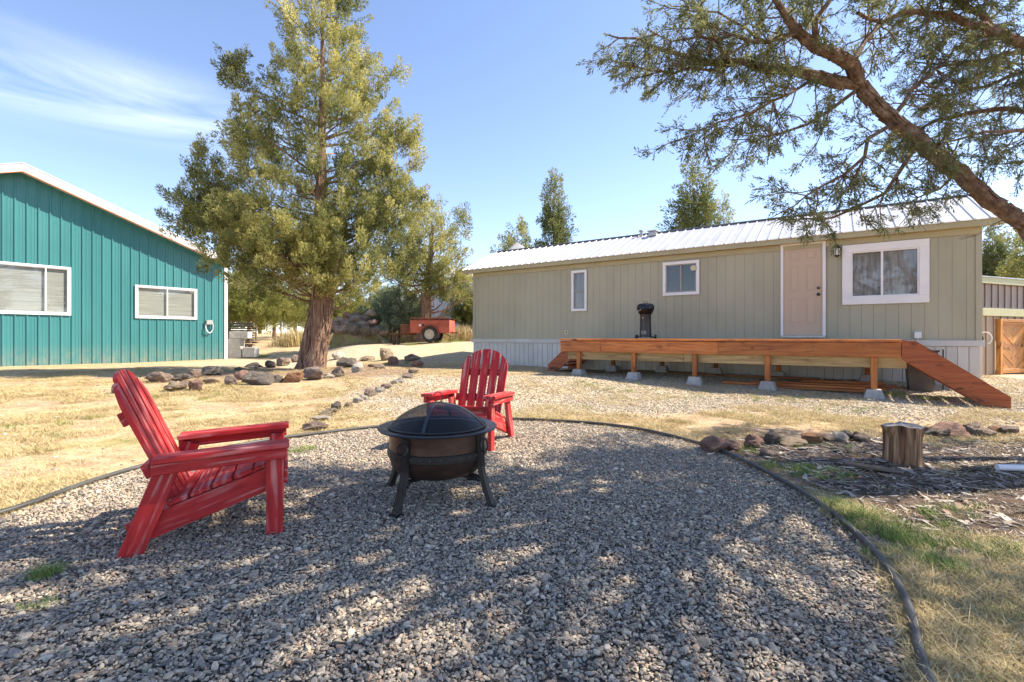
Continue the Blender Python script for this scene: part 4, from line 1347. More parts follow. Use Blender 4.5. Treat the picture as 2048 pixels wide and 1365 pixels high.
def clipz(poly, lo, hi):
    for (s_, lim) in ((1, lo), (-1, hi)):
        out = []
        for a, c in zip(poly, poly[1:] + poly[:1]):
            ia, ic = s_ * (a[1] - lim) >= 0, s_ * (c[1] - lim) >= 0
            if ia: out.append(a)
            if ia != ic:
                t = (lim - a[1]) / (c[1] - a[1]); out.append((a[0] + (c[0] - a[0]) * t, lim))
        poly = out
        if len(poly) < 3: return []
    return poly
dh = 0.165; fall = (mid - i0) * 0.62
for side in (-1, 1):
    z = j0 - 0.1
    kk = 0
    while z < j1 + fall:
        xa, xb = (i0, mid - 0.003) if side < 0 else (i1, mid + 0.003)
        poly = [(xa, z), (xb, z - fall), (xb, z - fall + dh - 0.006), (xa, z + dh - 0.006)]
        poly = clipz(poly, j0, j1)
        if len(poly) > 2:
            yo = -0.024 + 0.003 * (kk % 3)
            cxm = sum(p[0] for p in poly) / len(poly); czm = sum(p[1] for p in poly) / len(poly)
            ang = math.atan2(-fall, (mid - i0)) * (1 if side < 0 else -1)
            ca, sa = math.cos(-ang), math.sin(-ang)
            lp = [(((p[0] - cxm) * ca - (p[1] - czm) * sa), 0, ((p[0] - cxm) * sa + (p[1] - czm) * ca)) for p in poly]
            b = MB().prism(lp, (0, 0.022, 0))
            o = b.build('chevron_board', 'gatewood', gate, xf=True)
            o.matrix_basis = Matrix.Translation((cxm, yo, czm)) @ Matrix.Rotation(-ang, 4, 'Y')
        z += dh; kk += 1
# cable coil hanging at the house corner
cp = Hp(HL + 0.03, 0.3, 1.02)
t_ = thing('cable_coil', 'loop of white cable hanging at the right corner of the house', 'cable', cp, HRZ)
pts = [(0.02 + 0.10 * math.sin(a) + 0.06, 0, 0.12 * math.cos(a)) for a in np.linspace(-2.6, 2.6, 20)]
local(MB().tube(pts, 0.008, 6), 0, 'outer_loop', 'white', t_)
local(MB().tube([(0.0, 0, 0.16), (0.05, -0.01, 0.0), (0.03, -0.02, -0.14)], 0.012, 6), 0, 'cable_end', 'black', t_)

# ------------------------------------------------------------------ red garden chairs
def make_chair():
    c = thing('garden_chair', None, 'chair')
    def bd(n_, p, q, w, t, up, bev=0.004): return board(n_, p, q, w, t, 'red', c, up, bev, True)
    for s in (-1, 1):
        bd('front_leg', (0.315, s * 0.318, -0.015), (0.315, s * 0.318, 0.455), 0.09, 0.038, (0, 1, 0))
        bd('rear_leg', (-0.355, s * 0.318, -0.02), (-0.185, s * 0.318, 0.44), 0.105, 0.038, (0, 1, 0))
        bd('seat_rail', (0.34, s * 0.279, 0.325), (-0.36, s * 0.279, 0.09), 0.125, 0.038, (0, 1, 0))
        arm = bd('armrest', (-0.25, s * 0.325, 0.478), (0.39, s * 0.325, 0.506), 0.125, 0.034, (0, 0, 1), 0.006)
        bd('arm_apron', (-0.255, s * 0.352, 0.431), (0.375, s * 0.352, 0.459), 0.058, 0.028, (0, 1, 0))
    d = Vector((-0.74, 0, -0.25)).normalized(); nrm = Vector((0.25, 0, -0.74)).normalized() * -1
    for k in range(5):
        p = Vector((0.335, 0, 0.325)) + d * (0.055 + 0.108 * k) + nrm * 0.078
        bd('seat_slat', p + Vector((0, -0.297, 0)), p + Vector((0, 0.297, 0)), 0.098, 0.025, nrm, 0.005)
    bd('front_slat', (0.372, -0.298, 0.318), (0.372, 0.298, 0.318), 0.095, 0.022, (1, 0, 0), 0.004)
    # back: five slats under one rounded top
    a = Vector((-0.135, 0, 0.145)); top = Vector((-0.47, 0, 0.93))
    ax = (top - a).normalized(); L = (top - a).length
    nb_ = Vector((ax.z, 0, -ax.x))
    hw_ = 0.276
    for k in range(5):
        yc = (k - 2) * 0.113
        pts = [(yc - 0.044, 0.0), (yc + 0.044, 0.0)]
        arc = []
        for j in range(8):
            y = yc + 0.044 - 0.088 * j / 7
            arc.append((y, L - 0.26 * (1 - math.sqrt(max(0.0, 1 - (y / hw_) ** 2)))))
        pts += arc
        fan = 1.0
        poly = [(z, y * (0.88 + 0.14 * z / L) - yc * (0.88 + 0.14 * 0.5), 0) for (y, z) in pts]
        b = MB().prism([(p[0] - L / 2, p[1], -0.0115) for p in poly], (0, 0, 0.023))
        o = b.build('back_slat', 'red', c, xf=True)
        x_ = ax; z_ = nb_; y_ = z_.cross(x_)
        mt = Matrix(((x_.x, y_.x, z_.x), (x_.y, y_.y, z_.y), (x_.z, y_.z, z_.z))).to_4x4()
        mt.translation = a + ax * (L / 2) + Vector((0, yc * 0.95 * (1 if y_.y > 0 else -1), 0))
        o.matrix_basis = mt
    for t, w in ((0.70, 0.23), (0.36, 0.30), (0.03, 0.27)):
        p = a + ax * (L * t) - nb_ * 0.031
        bd('back_brace', p + Vector((0, -w, 0)), p + Vector((0, w, 0)), 0.075, 0.036, nb_, 0.004)
    return c
chair = make_chair()
chair['label'] = 'worn red wooden garden chair at the left, seen from its side'
chair['group'] = 'red garden chairs by the fire pit'
h1 = R(25)
chair.scale = (0.94, 0.94, 0.94)
chair.location = (-1.665, 2.73, 0.0); chair.rotation_euler = (0, 0, h1)
ch2 = copy_tree(chair)
ch2['label'] = 'worn red wooden garden chair behind the fire pit, facing the camera'
h2 = math.atan2(-0.93, -0.28)
ch2.scale = (0.97, 0.97, 0.98)
ch2.location = (-0.40, 4.84, 0.0); ch2.rotation_euler = (0, 0, h2)

# ------------------------------------------------------------------ fire pit
FP = Vector((-0.49, 3.20, 0.0))
fp = thing('fire_pit', 'round bronze fire pit with black legs and domed mesh cover', 'fire pit', FP, R(-118))
ZRM = 0.452
prof_o = [(0.335, ZRM), (0.318, ZRM - 0.005), (0.314, 0.37), (0.318, 0.33), (0.318, 0.285), (0.312, 0.265), (0.298, 0.215), (0.26, 0.175), (0.19, 0.15), (0.0, 0.142)]
local(MB().lathe(prof_o, 56), 0, 'bowl', 'bronze', fp)
local(MB().lathe([(0.0, 0.16), (0.18, 0.168), (0.25, 0.19), (0.29, 0.24), (0.305, 0.30), (0.31, ZRM)], 48), 0, 'bowl_lining', 'castblack', fp)
local(MB().lathe([(0.309, ZRM - 0.004), (0.309, ZRM + 0.004), (0.33, ZRM + 0.006), (0.383, ZRM + 0.014), (0.39, ZRM + 0.008), (0.384, ZRM - 0.002), (0.33, ZRM - 0.006), (0.309, ZRM - 0.004)], 64), 0, 'rim', 'rimsteel', fp)
bandz = 0.307
bnd = local(MB().lathe([(0.319, bandz - 0.026), (0.3245, bandz - 0.022), (0.3245, bandz + 0.022), (0.319, bandz + 0.026)], 56), 0, 'band', 'castblack', fp)
rv = MB().lathe([(0.0, 0.005), (0.006, 0.0045), (0.0095, 0.0)], 8); rv.v = [(0.3245 + p[2], p[0], p[1]) for p in rv.v]
rvm = rv.mesh('rivet'); rvm.materials.append(M['rimsteel'])
for k in range(32):
    o = bpy.data.objects.new('rivet', rvm); C.objects.link(o); o.parent = bnd
    o.location = (0, 0, bandz); o.rotation_euler = (0, 0, 2 * math.pi * (k + 0.5) / 32)
for k in range(4):
    a = k * math.pi / 2
    # leg: flat tapered bar that drops beside the bowl, then flares to the foot
    cl = [(0.333, 0.435, 0.046), (0.334, 0.33, 0.046), (0.336, 0.235, 0.048), (0.345, 0.19, 0.05), (0.375, 0.10, 0.052), (0.408, 0.02, 0.056), (0.414, 0.0, 0.058)]
    v = []; f = []
    for i, (r_, z_, w_) in enumerate(cl):
        tk = 0.030
        for (dr, dy) in ((-tk / 2, -w_ / 2), (tk / 2, -w_ / 2 * 0.75), (tk / 2, w_ / 2 * 0.75), (-tk / 2, w_ / 2)):
            v.append(rotz((r_ + dr, dy, z_), a))
    for i in range(len(cl) - 1):
        for q in range(4):
            f.append((4 * i + q, 4 * i + 4 + q, 4 * i + 4 + (q + 1) % 4, 4 * i + (q + 1) % 4))
    f += [(0, 1, 2, 3), tuple(4 * (len(cl) - 1) + q for q in (3, 2, 1, 0))]
    lb = MB().add(v, f)
    leg = local(lb, 0, 'leg', 'castblack', fp)
    # curved bracket towards the bowl bottom
    pts = [rotz((0.325, 0, 0.145), a), rotz((0.30, 0, 0.165), a), rotz((0.25, 0, 0.165), a), rotz((0.19, 0, 0.152), a)]
    local(MB().tube(pts, [0.02, 0.016, 0.013, 0.010], 8), 0, 'bracket', 'castblack', leg)
    fb = MB().box(0.385, 0.445, -0.034, 0.034, -0.004, 0.010, 0.003); fb.v = [tuple(rotz(p, a)) for p in fb.v]
    local(fb, 0, 'foot', 'castblack', leg)
    c_ = rotz((0.357, 0, 0.372), a)
    local(MB().torus(c_, 0.040, 0.0055, rotz((1, 0, 0.25), a), 24, 8), 0, 'ring_handle', 'castblack', leg)
# spark screen
m, nt, b_ = nodes('spark screen mesh')
o_ = nt.nodes['Material Output']
b_.inputs['Base Color'].default_value = (0.012, 0.012, 0.013, 1); b_.inputs['Roughness'].default_value = 0.45
tr_n = nt.nodes.new('ShaderNodeBsdfTransparent')
wv = nt.nodes.new('ShaderNodeTexWave'); wv.inputs['Scale'].default_value = 90; wv.inputs['Distortion'].default_value = 0
lw = nt.nodes.new('ShaderNodeLayerWeight'); lw.inputs['Blend'].default_value = 0.45
mxs = nt.nodes.new('ShaderNodeMixShader')
nt.links.new(maprange(nt, lw.outputs['Facing'], 0, 1, 0.50, 0.85), mxs.inputs[0])
nt.links.new(tr_n.outputs[0], mxs.inputs[1]); nt.links.new(b_.outputs[0], mxs.inputs[2]); nt.links.new(mxs.outputs[0], o_.inputs['Surface'])
M['screen'] = m
RS, HS_ = 0.312, 0.15
dome = [(RS * math.cos(t), ZRM + 0.012 + HS_ * math.sin(t)) for t in np.linspace(0, math.pi / 2, 14)]
dome = [(RS * math.sqrt(max(0, 1 - (q / 13) ** 1.7)), ZRM + 0.012 + HS_ * (q / 13)) for q in range(14)]
dome = []
Rs = (RS ** 2 + HS_ ** 2) / (2 * HS_)
for q in range(15):
    r_ = RS * (1 - q / 14)
    dome.append((r_, ZRM + 0.012 + math.sqrt(Rs ** 2 - r_ ** 2) - (Rs - HS_)))
scr = local(MB().lathe(dome, 56), 0, 'spark_screen', 'screen', fp)
local(MB().torus((0, 0, ZRM + 0.014), RS, 0.007, (0, 0, 1), 56, 8), 0, 'screen_hoop', 'castblack', scr)
for a in (R(20), R(110)):
    v = []; f = []
    pr = [(s_ * r_, z_) for s_, rng_ in ((1, dome), (-1, list(reversed(dome))[1:])) for (r_, z_) in rng_]
    for (x, z) in pr:
        k_ = 1.012
        v += [rotz((x * k_, -0.011, z + 0.003), a), rotz((x * k_, 0.011, z + 0.003), a)]
    for i in range(len(pr) - 1):
        f.append((2 * i, 2 * i + 2, 2 * i + 3, 2 * i + 1))
    local(MB().add(v, f, True), 0, 'strap', 'rimsteel', scr)
local(MB().torus((0, 0, ZRM + 0.012 + HS_ + 0.036), 0.034, 0.0035, (0.4, 1, 0.15), 24, 6), 0, 'lifting_ring', 'castblack', scr)

# ------------------------------------------------------------------ stump
sp = G(1808, 926)
st = thing('tree_stump', 'short split juniper stump with grey sawn top', 'stump', sp)
rg = np.random.default_rng(5)
n_, lv = 40, 12
v = []; f = []
for i in range(lv):
    t = i / (lv - 1); z = -0.04 + 0.35 * t
    for k in range(n_):
        a = 2 * math.pi * k / n_
        r_ = 0.116 * (1 + 0.10 * (1 - t) ** 2 + 0.13 * t ** 3) * (1 + 0.07 * math.sin(3 * a + 1) + 0.06 * math.sin(5 * a + 2.2 + t) + 0.035 * math.sin(11 * a + 2 * t) + 0.03 * math.sin(17 * a))
        if t > 0.75 and 2.4 < a < 3.7: r_ *= 1 + (t - 0.75) * 1.5 * math.sin((a - 2.4) / 1.3 * math.pi)
        v.append((r_ * math.cos(a), r_ * math.sin(a), z + (0.012 * math.sin(2 * a) + 0.005 * math.sin(7 * a) if i == lv - 1 else 0)))
for i in range(lv - 1):
    for k in range(n_):
        f.append((i * n_ + k, i * n_ + (k + 1) % n_, (i + 1) * n_ + (k + 1) % n_, (i + 1) * n_ + k))
local(MB().add(v, f, True), 0, 'bark_side', 'stumpside', st)
rim_ = v[-n_:]
v2 = [(p[0], p[1], p[2]) for p in rim_] + [(p[0] * 0.55, p[1] * 0.55, 0.315 + 0.008 * math.sin(i)) for i, p in enumerate(rim_)] + [(0, 0, 0.312)]
f2 = [(k, (k + 1) % n_, n_ + (k + 1) % n_, n_ + k) for k in range(n_)] + [(n_ + k, n_ + (k + 1) % n_, 2 * n_) for k in range(n_)]
local(MB().add(v2, f2), 0, 'sawn_top', 'stumptop', st)

# ------------------------------------------------------------------ rocks
rock_protos = []
for i in range(10):
    v, f = ico(4, 100 + i, (1, 1, 1), 0.3, 14)
    rr = np.random.default_rng(200 + i); K = rr.normal(size=(8, 3)) * 5; ph = rr.uniform(0, 6, 8)
    v = [p * (1 + 0.04 * sum(math.sin(float(K[j] @ p) * 1.3 + ph[j]) for j in range(8)) / 2) for p in v]
    v = np.array(v); v = v / np.abs(v).max(0)
    rock_protos.append((v, f))
rmesh = {}
def rock(px, py, wpx, hpx, m, label, group, seed, base=None, lean=0.0):
    p = G(px, py) if base is None else base
    w = wpx / F * p.y; h = hpx / F * p.y
    key = (seed % 10, m)
    if key not in rmesh:
        v, f = rock_protos[seed % 10]
        me = bpy.data.meshes.new('rock'); me.from_pydata([tuple(q) for q in v], [], f)
        me.polygons.foreach_set('use_smooth', [True] * len(me.polygons)); me.set_sharp_from_angle(angle=R(32))
        me.materials.append(M[m]); rmesh[key] = me
    o = bpy.data.objects.new('rock', rmesh[key]); C.objects.link(o)
    rr = random.Random(seed * 7 + 3)
    o.scale = (w / 2 * 1.06, w / 2 * rr.uniform(0.7, 0.95), h * 0.62)
    o.rotation_euler = (rr.uniform(-0.12, 0.12), lean + rr.uniform(-0.1, 0.1), rr.choice((0, math.pi)) + rr.uniform(-0.25, 0.25))
    o.location = (p.x, p.y + o.scale[1] * 0.7, p.z + h * 0.38)
    return tag(o, label, 'rock', group)
CN = {'rk_red': 'reddish', 'rk_brown': 'brown', 'rk_dark': 'dark grey', 'rk_tan': 'tan', 'rk_white': 'whitish', 'rk_orange': 'orange'}
def rocks(lst, ox, oy, sc, group, place, seed0):
    lst = [(ox + a / sc, oy + b / sc, c / sc, d / sc, m) for (a, b, c, d, m) in lst]
    lst.sort(key=lambda r: r[0])
    for i, (a, b, c, d, m) in enumerate(lst):
        rock(a, b, c, d, m, f'{CN[m]} rock, {ORD[i]} from the left {place}', group, seed0 + i)
rocks([(670, 305, 115, 75, 'rk_red'), (885, 245, 135, 75, 'rk_brown'), (1005, 238, 105, 48, 'rk_dark'), (1090, 220, 85, 60, 'rk_brown'), (1185, 205, 105, 62, 'rk_dark'), (960, 298, 130, 62, 'rk_tan'), (1022, 288, 75, 55, 'rk_brown'), (1095, 295, 90, 78, 'rk_red'), (1200, 252, 105, 38, 'rk_tan'), (1295, 262, 90, 62, 'rk_brown'), (1362, 230, 95, 66, 'rk_red'), (1450, 258, 170, 78, 'rk_dark'), (1560, 245, 85, 52, 'rk_dark'), (1660, 245, 115, 70, 'rk_orange'), (1765, 230, 145, 82, 'rk_brown'), (1435, 170, 110, 42, 'rk_dark'), (1525, 160, 70, 46, 'rk_dark'), (1600, 150, 80, 52, 'rk_brown'), (1670, 130, 80, 46, 'rk_brown'), (1350, 178, 58, 28, 'rk_dark')], 0, 680, 2.844, 'rocks ringing the juniper bed', 'in the rock ring left of the juniper trunk', 0)
rocks([(690, 240, 170, 115, 'rk_white'), (790, 340, 250, 135, 'rk_dark'), (920, 395, 175, 130, 'rk_white'), (570, 465, 145, 75, 'rk_white'), (690, 450, 170, 130, 'rk_brown'), (1040, 255, 190, 70, 'rk_tan'), (1250, 255, 205, 168, 'rk_tan'), (1350, 300, 155, 112, 'rk_red'), (1570, 260, 215, 112, 'rk_brown'), (1650, 335, 155, 105, 'rk_red'), (1180, 350, 150, 70, 'rk_brown'), (1100, 330, 90, 40, 'rk_red')], 560, 680, 6.02, 'rocks right of the juniper trunk', 'in the cluster right of the juniper trunk', 30)
rocks([(1610, 405, 145, 72, 'rk_tan'), (1530, 465, 135, 62, 'rk_brown'), (1440, 520, 110, 70, 'rk_white'), (1375, 535, 100, 60, 'rk_white'), (1265, 595, 150, 80, 'rk_brown'), (1195, 640, 145, 80, 'rk_white'), (1050, 690, 185, 95, 'rk_brown'), (1010, 725, 95, 58, 'rk_white'), (930, 760, 130, 66, 'rk_white'), (815, 822, 115, 78, 'rk_tan'), (665, 852, 155, 105, 'rk_dark'), (605, 892, 155, 75, 'rk_tan'), (540, 935, 175, 85, 'rk_tan'), (480, 980, 245, 72, 'rk_white'), (380, 1105, 345, 140, 'rk_brown')], 560, 680, 6.02, 'rocks in the diagonal row across the lawn', 'in the diagonal row crossing the lawn', 50)
rocks([(175, 262, 210, 108, 'rk_red'), (285, 256, 130, 72, 'rk_red'), (410, 242, 130, 86, 'rk_red'), (520, 215, 105, 92, 'rk_dark'), (670, 222, 215, 52, 'rk_tan'), (765, 212, 125, 72, 'rk_orange'), (868, 196, 105, 48, 'rk_brown'), (945, 200, 115, 54, 'rk_white'), (975, 190, 105, 72, 'rk_dark'), (1080, 202, 125, 62, 'rk_brown'), (480, 288, 80, 46, 'rk_brown'), (960, 268, 110, 30, 'rk_dark')], 1380, 820, 3.066, 'rocks left of the stump', 'in the rock row left of the stump', 70)
rocks([(1480, 165, 135, 72, 'rk_dark'), (1565, 170, 115, 62, 'rk_brown'), (1650, 166, 235, 78, 'rk_red'), (1760, 160, 135, 82, 'rk_brown'), (1840, 170, 115, 64, 'rk_tan'), (1905, 142, 105, 44, 'rk_orange'), (2000, 152, 115, 50, 'rk_brown')], 1380, 820, 3.066, 'rocks right of the stump', 'in the rock row right of the stump', 90)
rocks([(240, 785, 150, 92, 'rk_tan'), (385, 770, 150, 75, 'rk_dark'), (870, 765, 110, 48, 'rk_dark'), (1015, 765, 110, 44, 'rk_dark'), (520, 745, 90, 45, 'rk_brown')], 980, 640, 8.53, 'rocks along the house skirting', 'along the white skirting left of the deck', 110)
def slab(px, py, w, h, m, label, seed, lean):
    p = G(px, py)
    rock(px, py, w, h, m, label, 'stones leaning on the skirting', seed, Vector((p.x, p.y, p.z)), lean)
slab(1024, 728, 24, 24, 'rk_brown', 'flat brown stone leaning on the skirting beside the hydrant', 121, 0.5)
slab(1001, 722, 17, 40, 'rk_white', 'pale upright stone behind the red chair, beside the hydrant', 123, 0.0)

# yard hydrant and bucket
hp = G(1003, 726)
t_ = thing('yard_hydrant', 'red headed yard hydrant on a thin pipe by the skirting', 'hydrant', hp)
sc_m = hp.y / F
H_ = 62 * sc_m
local(MB().tube([(0, 0, -0.05), (0, 0, H_ * 0.70)], 0.022, 10), 0, 'standpipe', 'galv', t_)
local(MB().lathe([(0.0, 0), (0.04, 0.0), (0.045, 0.05), (0.035, 0.13), (0.05, 0.15), (0.05, 0.2), (0.0, 0.21)], 14, (0, 0, H_ * 0.70)), 0, 'valve_head', 'redvalve', t_)
local(MB().tube([(0, 0, H_ * 0.78), (-0.09, -0.02, H_ * 0.77), (-0.12, -0.02, H_ * 0.70)], 0.024, 10), 0, 'spout', 'redvalve', t_)
local(MB().tube([(0, 0, H_ * 0.93), (0.07, 0, H_ * 0.97), (0.10, 0, H_ * 0.80)], 0.016, 8), 0, 'lever', 'redvalve', t_)
bp = G(1063, 729)
t_ = thing('bucket', 'small white bucket on the ground against the house skirting', 'bucket', bp)
local(MB().lathe([(0.0, 0.0), (0.075, 0.0), (0.09, 0.19), (0.094, 0.19), (0.094, 0.2), (0.085, 0.2), (0.07, 0.01)], 18), 0, 'pail', 'white', t_)
local(MB().tube([(0.09 * math.cos(a), 0.02, 0.19 - 0.09 * math.sin(a) * 0.6) for a in np.linspace(0, math.pi, 10)], 0.004, 6), 0, 'bail', 'galv', t_)

# plank, pale log and sticks on the mulch
p = G(1752, 942)
o = board('plank', p + Vector((-0.13, 0.16, 0.018)), p + Vector((0.12, -0.12, 0.022)), 0.085, 0.02, 'greywood')
tag(o, 'short weathered grey plank lying in the mulch beside the stump', 'plank')
p = G(2025, 945)
o = MB().tube([p + Vector((-0.09, 0.03, 0.03)), p + Vector((0.3, -0.03, 0.035)), p + Vector((0.9, -0.1, 0.03))], [0.024, 0.026, 0.026], 10).build('white_pipe', 'white')
tag(o, 'white plastic pipe lying on the ground at the right edge', 'pipe')

# ------------------------------------------------------------------ red trailer
TY_ = 22.0
def bgpt(px, Y):
    x = (px - CX) / F * Y
    return Vector((x, Y, float(g(x, Y))))
tp_ = bgpt(866, TY_)
tra = thing('utility_trailer', 'faded red pickup-bed utility trailer parked under the tree', 'trailer', tp_, R(-4))
s_ = TY_ / F
def px2(x): return (x - 866) * s_
wr = 15.5 * s_
zb0, zb1 = wr + 0.06, wr + 0.06 + 25 * s_
x0, x1 = px2(827), px2(905)
b = MB()
b.box(x0, x1, -0.62, -0.58, zb0, zb1, 0.01); b.box(x0, x1, 0.58, 0.62, zb0, zb1, 0.01)
b.box(x0, x0 + 0.04, -0.579, 0.579, zb0, zb1, 0.008); b.box(x1 - 0.04, x1, -0.579, 0.579, zb0, zb1, 0.008)
b.box(x0 + 0.04, x1 - 0.04, -0.579, 0.579, zb0 + 0.02, zb0 + 0.06)
local(b, 0, 'bed', 'rust', tra)
local(MB().box(px2(807), x0 - 0.004, -0.5, 0.5, zb0 - 0.02, zb0 + 17 * s_, 0.01), 0, 'front_box', 'rustdark', tra)
for k in range(5):
    xx = x0 + 0.03 + (x1 - x0 - 0.06) * k / 4
    local(MB().box(xx - 0.02, xx + 0.02, -0.618, -0.585, zb1, zb1 + 0.075, 0.004), 0, 'rail_post', 'rustdark', tra)
local(MB().box(x0, x1, -0.625, -0.58, zb1 + 0.075, zb1 + 0.115, 0.006), 0, 'top_rail', 'rustdark', tra)
local(MB().box(x0, x1, 0.58, 0.625, zb1 + 0.02, zb1 + 0.115, 0.006), 0, 'top_rail', 'rustdark', tra)
pr = []
for t in np.linspace(0, math.pi, 15):
    pr.append((math.cos(t) * (wr + 0.07), math.sin(t) * (wr + 0.07)))
v = []; f = []
for (cx_, cz_) in pr:
    v += [(cx_, -0.70, wr + cz_), (cx_, -0.58, wr + cz_), (cx_ * 0.88, -0.70, wr + cz_ * 0.88)]
for i in range(len(pr) - 1):
    f += [(3 * i, 3 * i + 1, 3 * i + 4, 3 * i + 3), (3 * i, 3 * i + 3, 3 * i + 5, 3 * i + 2)]
local(MB().add(v, f, True), 0, 'fender', 'rustdark', tra)
for sgn in (-1, 1):
    bb = MB().lathe([(wr * 0.62, -0.09), (wr * 0.93, -0.09), (wr, -0.05), (wr, 0.05), (wr * 0.93, 0.09), (wr * 0.62, 0.09)], 28)
    bb.v = [(p[0], p[2] + sgn * 0.60 - 0.02 * 0, p[1] + wr) for p in bb.v]
    tyre = local(bb, 0, 'wheel', 'tyre', tra)
    bb = MB().lathe([(0.0, -0.05), (wr * 0.2, -0.06), (wr * 0.24, -0.03), (wr * 0.55, -0.035), (wr * 0.62, -0.085), (wr * 0.64, -0.088)], 28)
    bb.v = [(p[0], sgn * (0.60 - p[2]) , p[1] + wr) for p in bb.v]
    local(bb, 0, 'rim', 'wheel', tyre)
    for k in range(12):
        a = k * math.pi / 6
        e = MB().box(wr * 0.22, wr * 0.6, sgn * 0.65 - 0.02, sgn * 0.65 + 0.015, -0.018, 0.018, 0.004)
        e.v = [(p[0] * math.cos(a) - p[2] * math.sin(a), p[1], p[0] * math.sin(a) + p[2] * math.cos(a) + wr) for p in e.v]
        local(e, 0, 'spoke', 'wheel', tyre)
local(MB().box(px2(783), x0 + 0.1, -0.04, 0.04, zb0 - 0.09, zb0 - 0.021, 0.006), 0, 'tongue', 'rustdark', tra)
local(MB().box(x1 + 0.003, px2(921), -0.5, 0.5, zb0 - 0.01, zb0 + 0.04, 0.006), 0, 'rear_step', 'rustdark', tra)
local(MB().tube([(x1 - 0.3, -0.4, zb0), (x1 + 0.05, -0.4, zb0 - 0.17), (x1 + 0.08, -0.4, zb0 + 0.1)], 0.02, 6), 0, 'rear_brace', 'rustdark', tra)
local(MB().box(px2(847) - 0.05, px2(847) + 0.05, -0.632, -0.622, zb0 + 0.3, zb0 + 0.40, 0.004), 0, 'marker_plate', 'white', tra)
local(MB().box(px2(853) - 0.05, px2(853) + 0.05, -0.630, -0.622, zb0 + 0.3, zb0 + 0.40, 0.004), 0, 'filler_hole', 'black', tra)
local(MB().tube([(0, -0.6, wr), (0, 0.6, wr)], 0.03, 8), 0, 'axle', 'rustdark', tra)
for i, px in enumerate((789, 796)):
    p = bgpt(px, TY_ - 0.05 + 0.1 * i); p.x = tp_.x + px2(px); p.z = float(g(p.x, p.y))
    o = MB().box(-0.055, 0.055, -0.06, 0.06, -0.03, zb0 - 0.1 + tp_.z - p.z, 0.006).build('support_block', 'greywood')
    o.location = p
    tag(o, 'grey wooden block standing under the red trailer tongue, ' + ('left one' if i == 0 else 'right one'), 'block', 'blocks under the trailer tongue')

# ------------------------------------------------------------------ grey lumber stack and concrete blocks behind the shop corner
LY = 25.5
zl = bgpt(480, LY).z
for lay in range(10):
    for row in range(2):
        z = zl + 0.35 + 0.125 * lay
        xa = (440 - CX) / F * LY + rng.uniform(-0.1, 0.05); xb = (503 - CX) / F * LY + rng.uniform(-0.15, 0.12)
        y = LY + 0.0 + 0.24 * row + rng.uniform(-0.03, 0.03)
        o = board('stacked_plank', (xa, y, z), (xb, y + 0.1, z + rng.uniform(-0.012, 0.012)), 0.2, rng.uniform(0.06, 0.10), 'greywood', bev=0.008)
        tag(o, f'weathered grey plank in the lumber stack, {ORD[lay]} layer from the bottom, {"front" if row == 0 else "back"} one', 'plank', 'planks in the grey lumber stack')
for k in range(2):
    o = MB().box(-0.1, 0.1, -0.3, 0.3, -0.02, 0.305, 0.01).build('stack_bearer', 'greywood')
    o.location = ((450 + 42 * k - CX) / F * LY, LY + 0.12, zl)
    tag(o, 'dark wooden bearer under the grey lumber stack, ' + ('hidden left one' if k == 0 else 'right one'), 'bearer', 'bearers under the lumber stack')
CB = 23.2
cbz = bgpt(490, CB).z
cbs = [(456, 486, 720, 700, 'lower left concrete block behind the corner of the teal shop'), (457, 485, 699.5, 681, 'upper left concrete block behind the corner of the teal shop'), (489, 514, 718, 698, 'single right concrete block beside the stacked ones'), (463, 500, 680.5, 667, 'long concrete block lying on top of the block pile')]
for (a, b_, y0, y1, lab) in cbs:
    s2 = CB / F
    w_, h_ = (b_ - a) * s2, (y0 - y1) * s2
    zc = cbz + (720 - y0) * s2
    b = MB().box(-w_ / 2, w_ / 2, -0.2, 0.2, 0, h_, 0.012)
    o = b.build('concrete_block', 'concrete')
    o.location = (((a + b_) / 2 - CX) * s2, CB, zc); o.rotation_euler = (0, 0, rng.uniform(-0.06, 0.06))
    tag(o, lab, 'block', 'concrete blocks by the shop')

# ------------------------------------------------------------------ far grey metal building, rock mound, fence
fb_o = bgpt(900, 36.0)
far = thing('grey_barn', 'pale grey metal barn far behind the trailer', 'barn', fb_o, R(-8))
s2 = 36 / F
fx0, fx1 = (862 - 900) * s2, (1010 - 900) * s2
fh = (640 - 545) * s2 + 1.0
n_ = 14
for k in range(n_):
    a = fx0 + (fx1 - fx0) * k / n_; c = fx0 + (fx1 - fx0) * (k + 1) / n_
    b = MB().box(a, c - 0.01, 0, 0.03, -0.5, fh, 0.0); b.box(a, a + 0.05, -0.03, 0, -0.5, fh, 0.01)
    local(b, 0, 'wall_panel', 'greymetal', far)
local(MB().box(fx0, fx0 + 0.05, 0.035, 7, -0.5, fh), 0, 'side_wall', 'greymetal', far)
local(MB().prism([(fx0 - 0.3, -0.3, fh), (fx0 - 0.3, 3.5, fh + 1.2), (fx0 - 0.3, 7.3, fh), (fx0 - 0.3, 7.3, fh - 0.12), (fx0 - 0.3, 3.5, fh + 1.08), (fx0 - 0.3, -0.3, fh - 0.12)], (fx1 - fx0 + 0.6, 0, 0)), 0, 'roof', 'roofmetal', far)

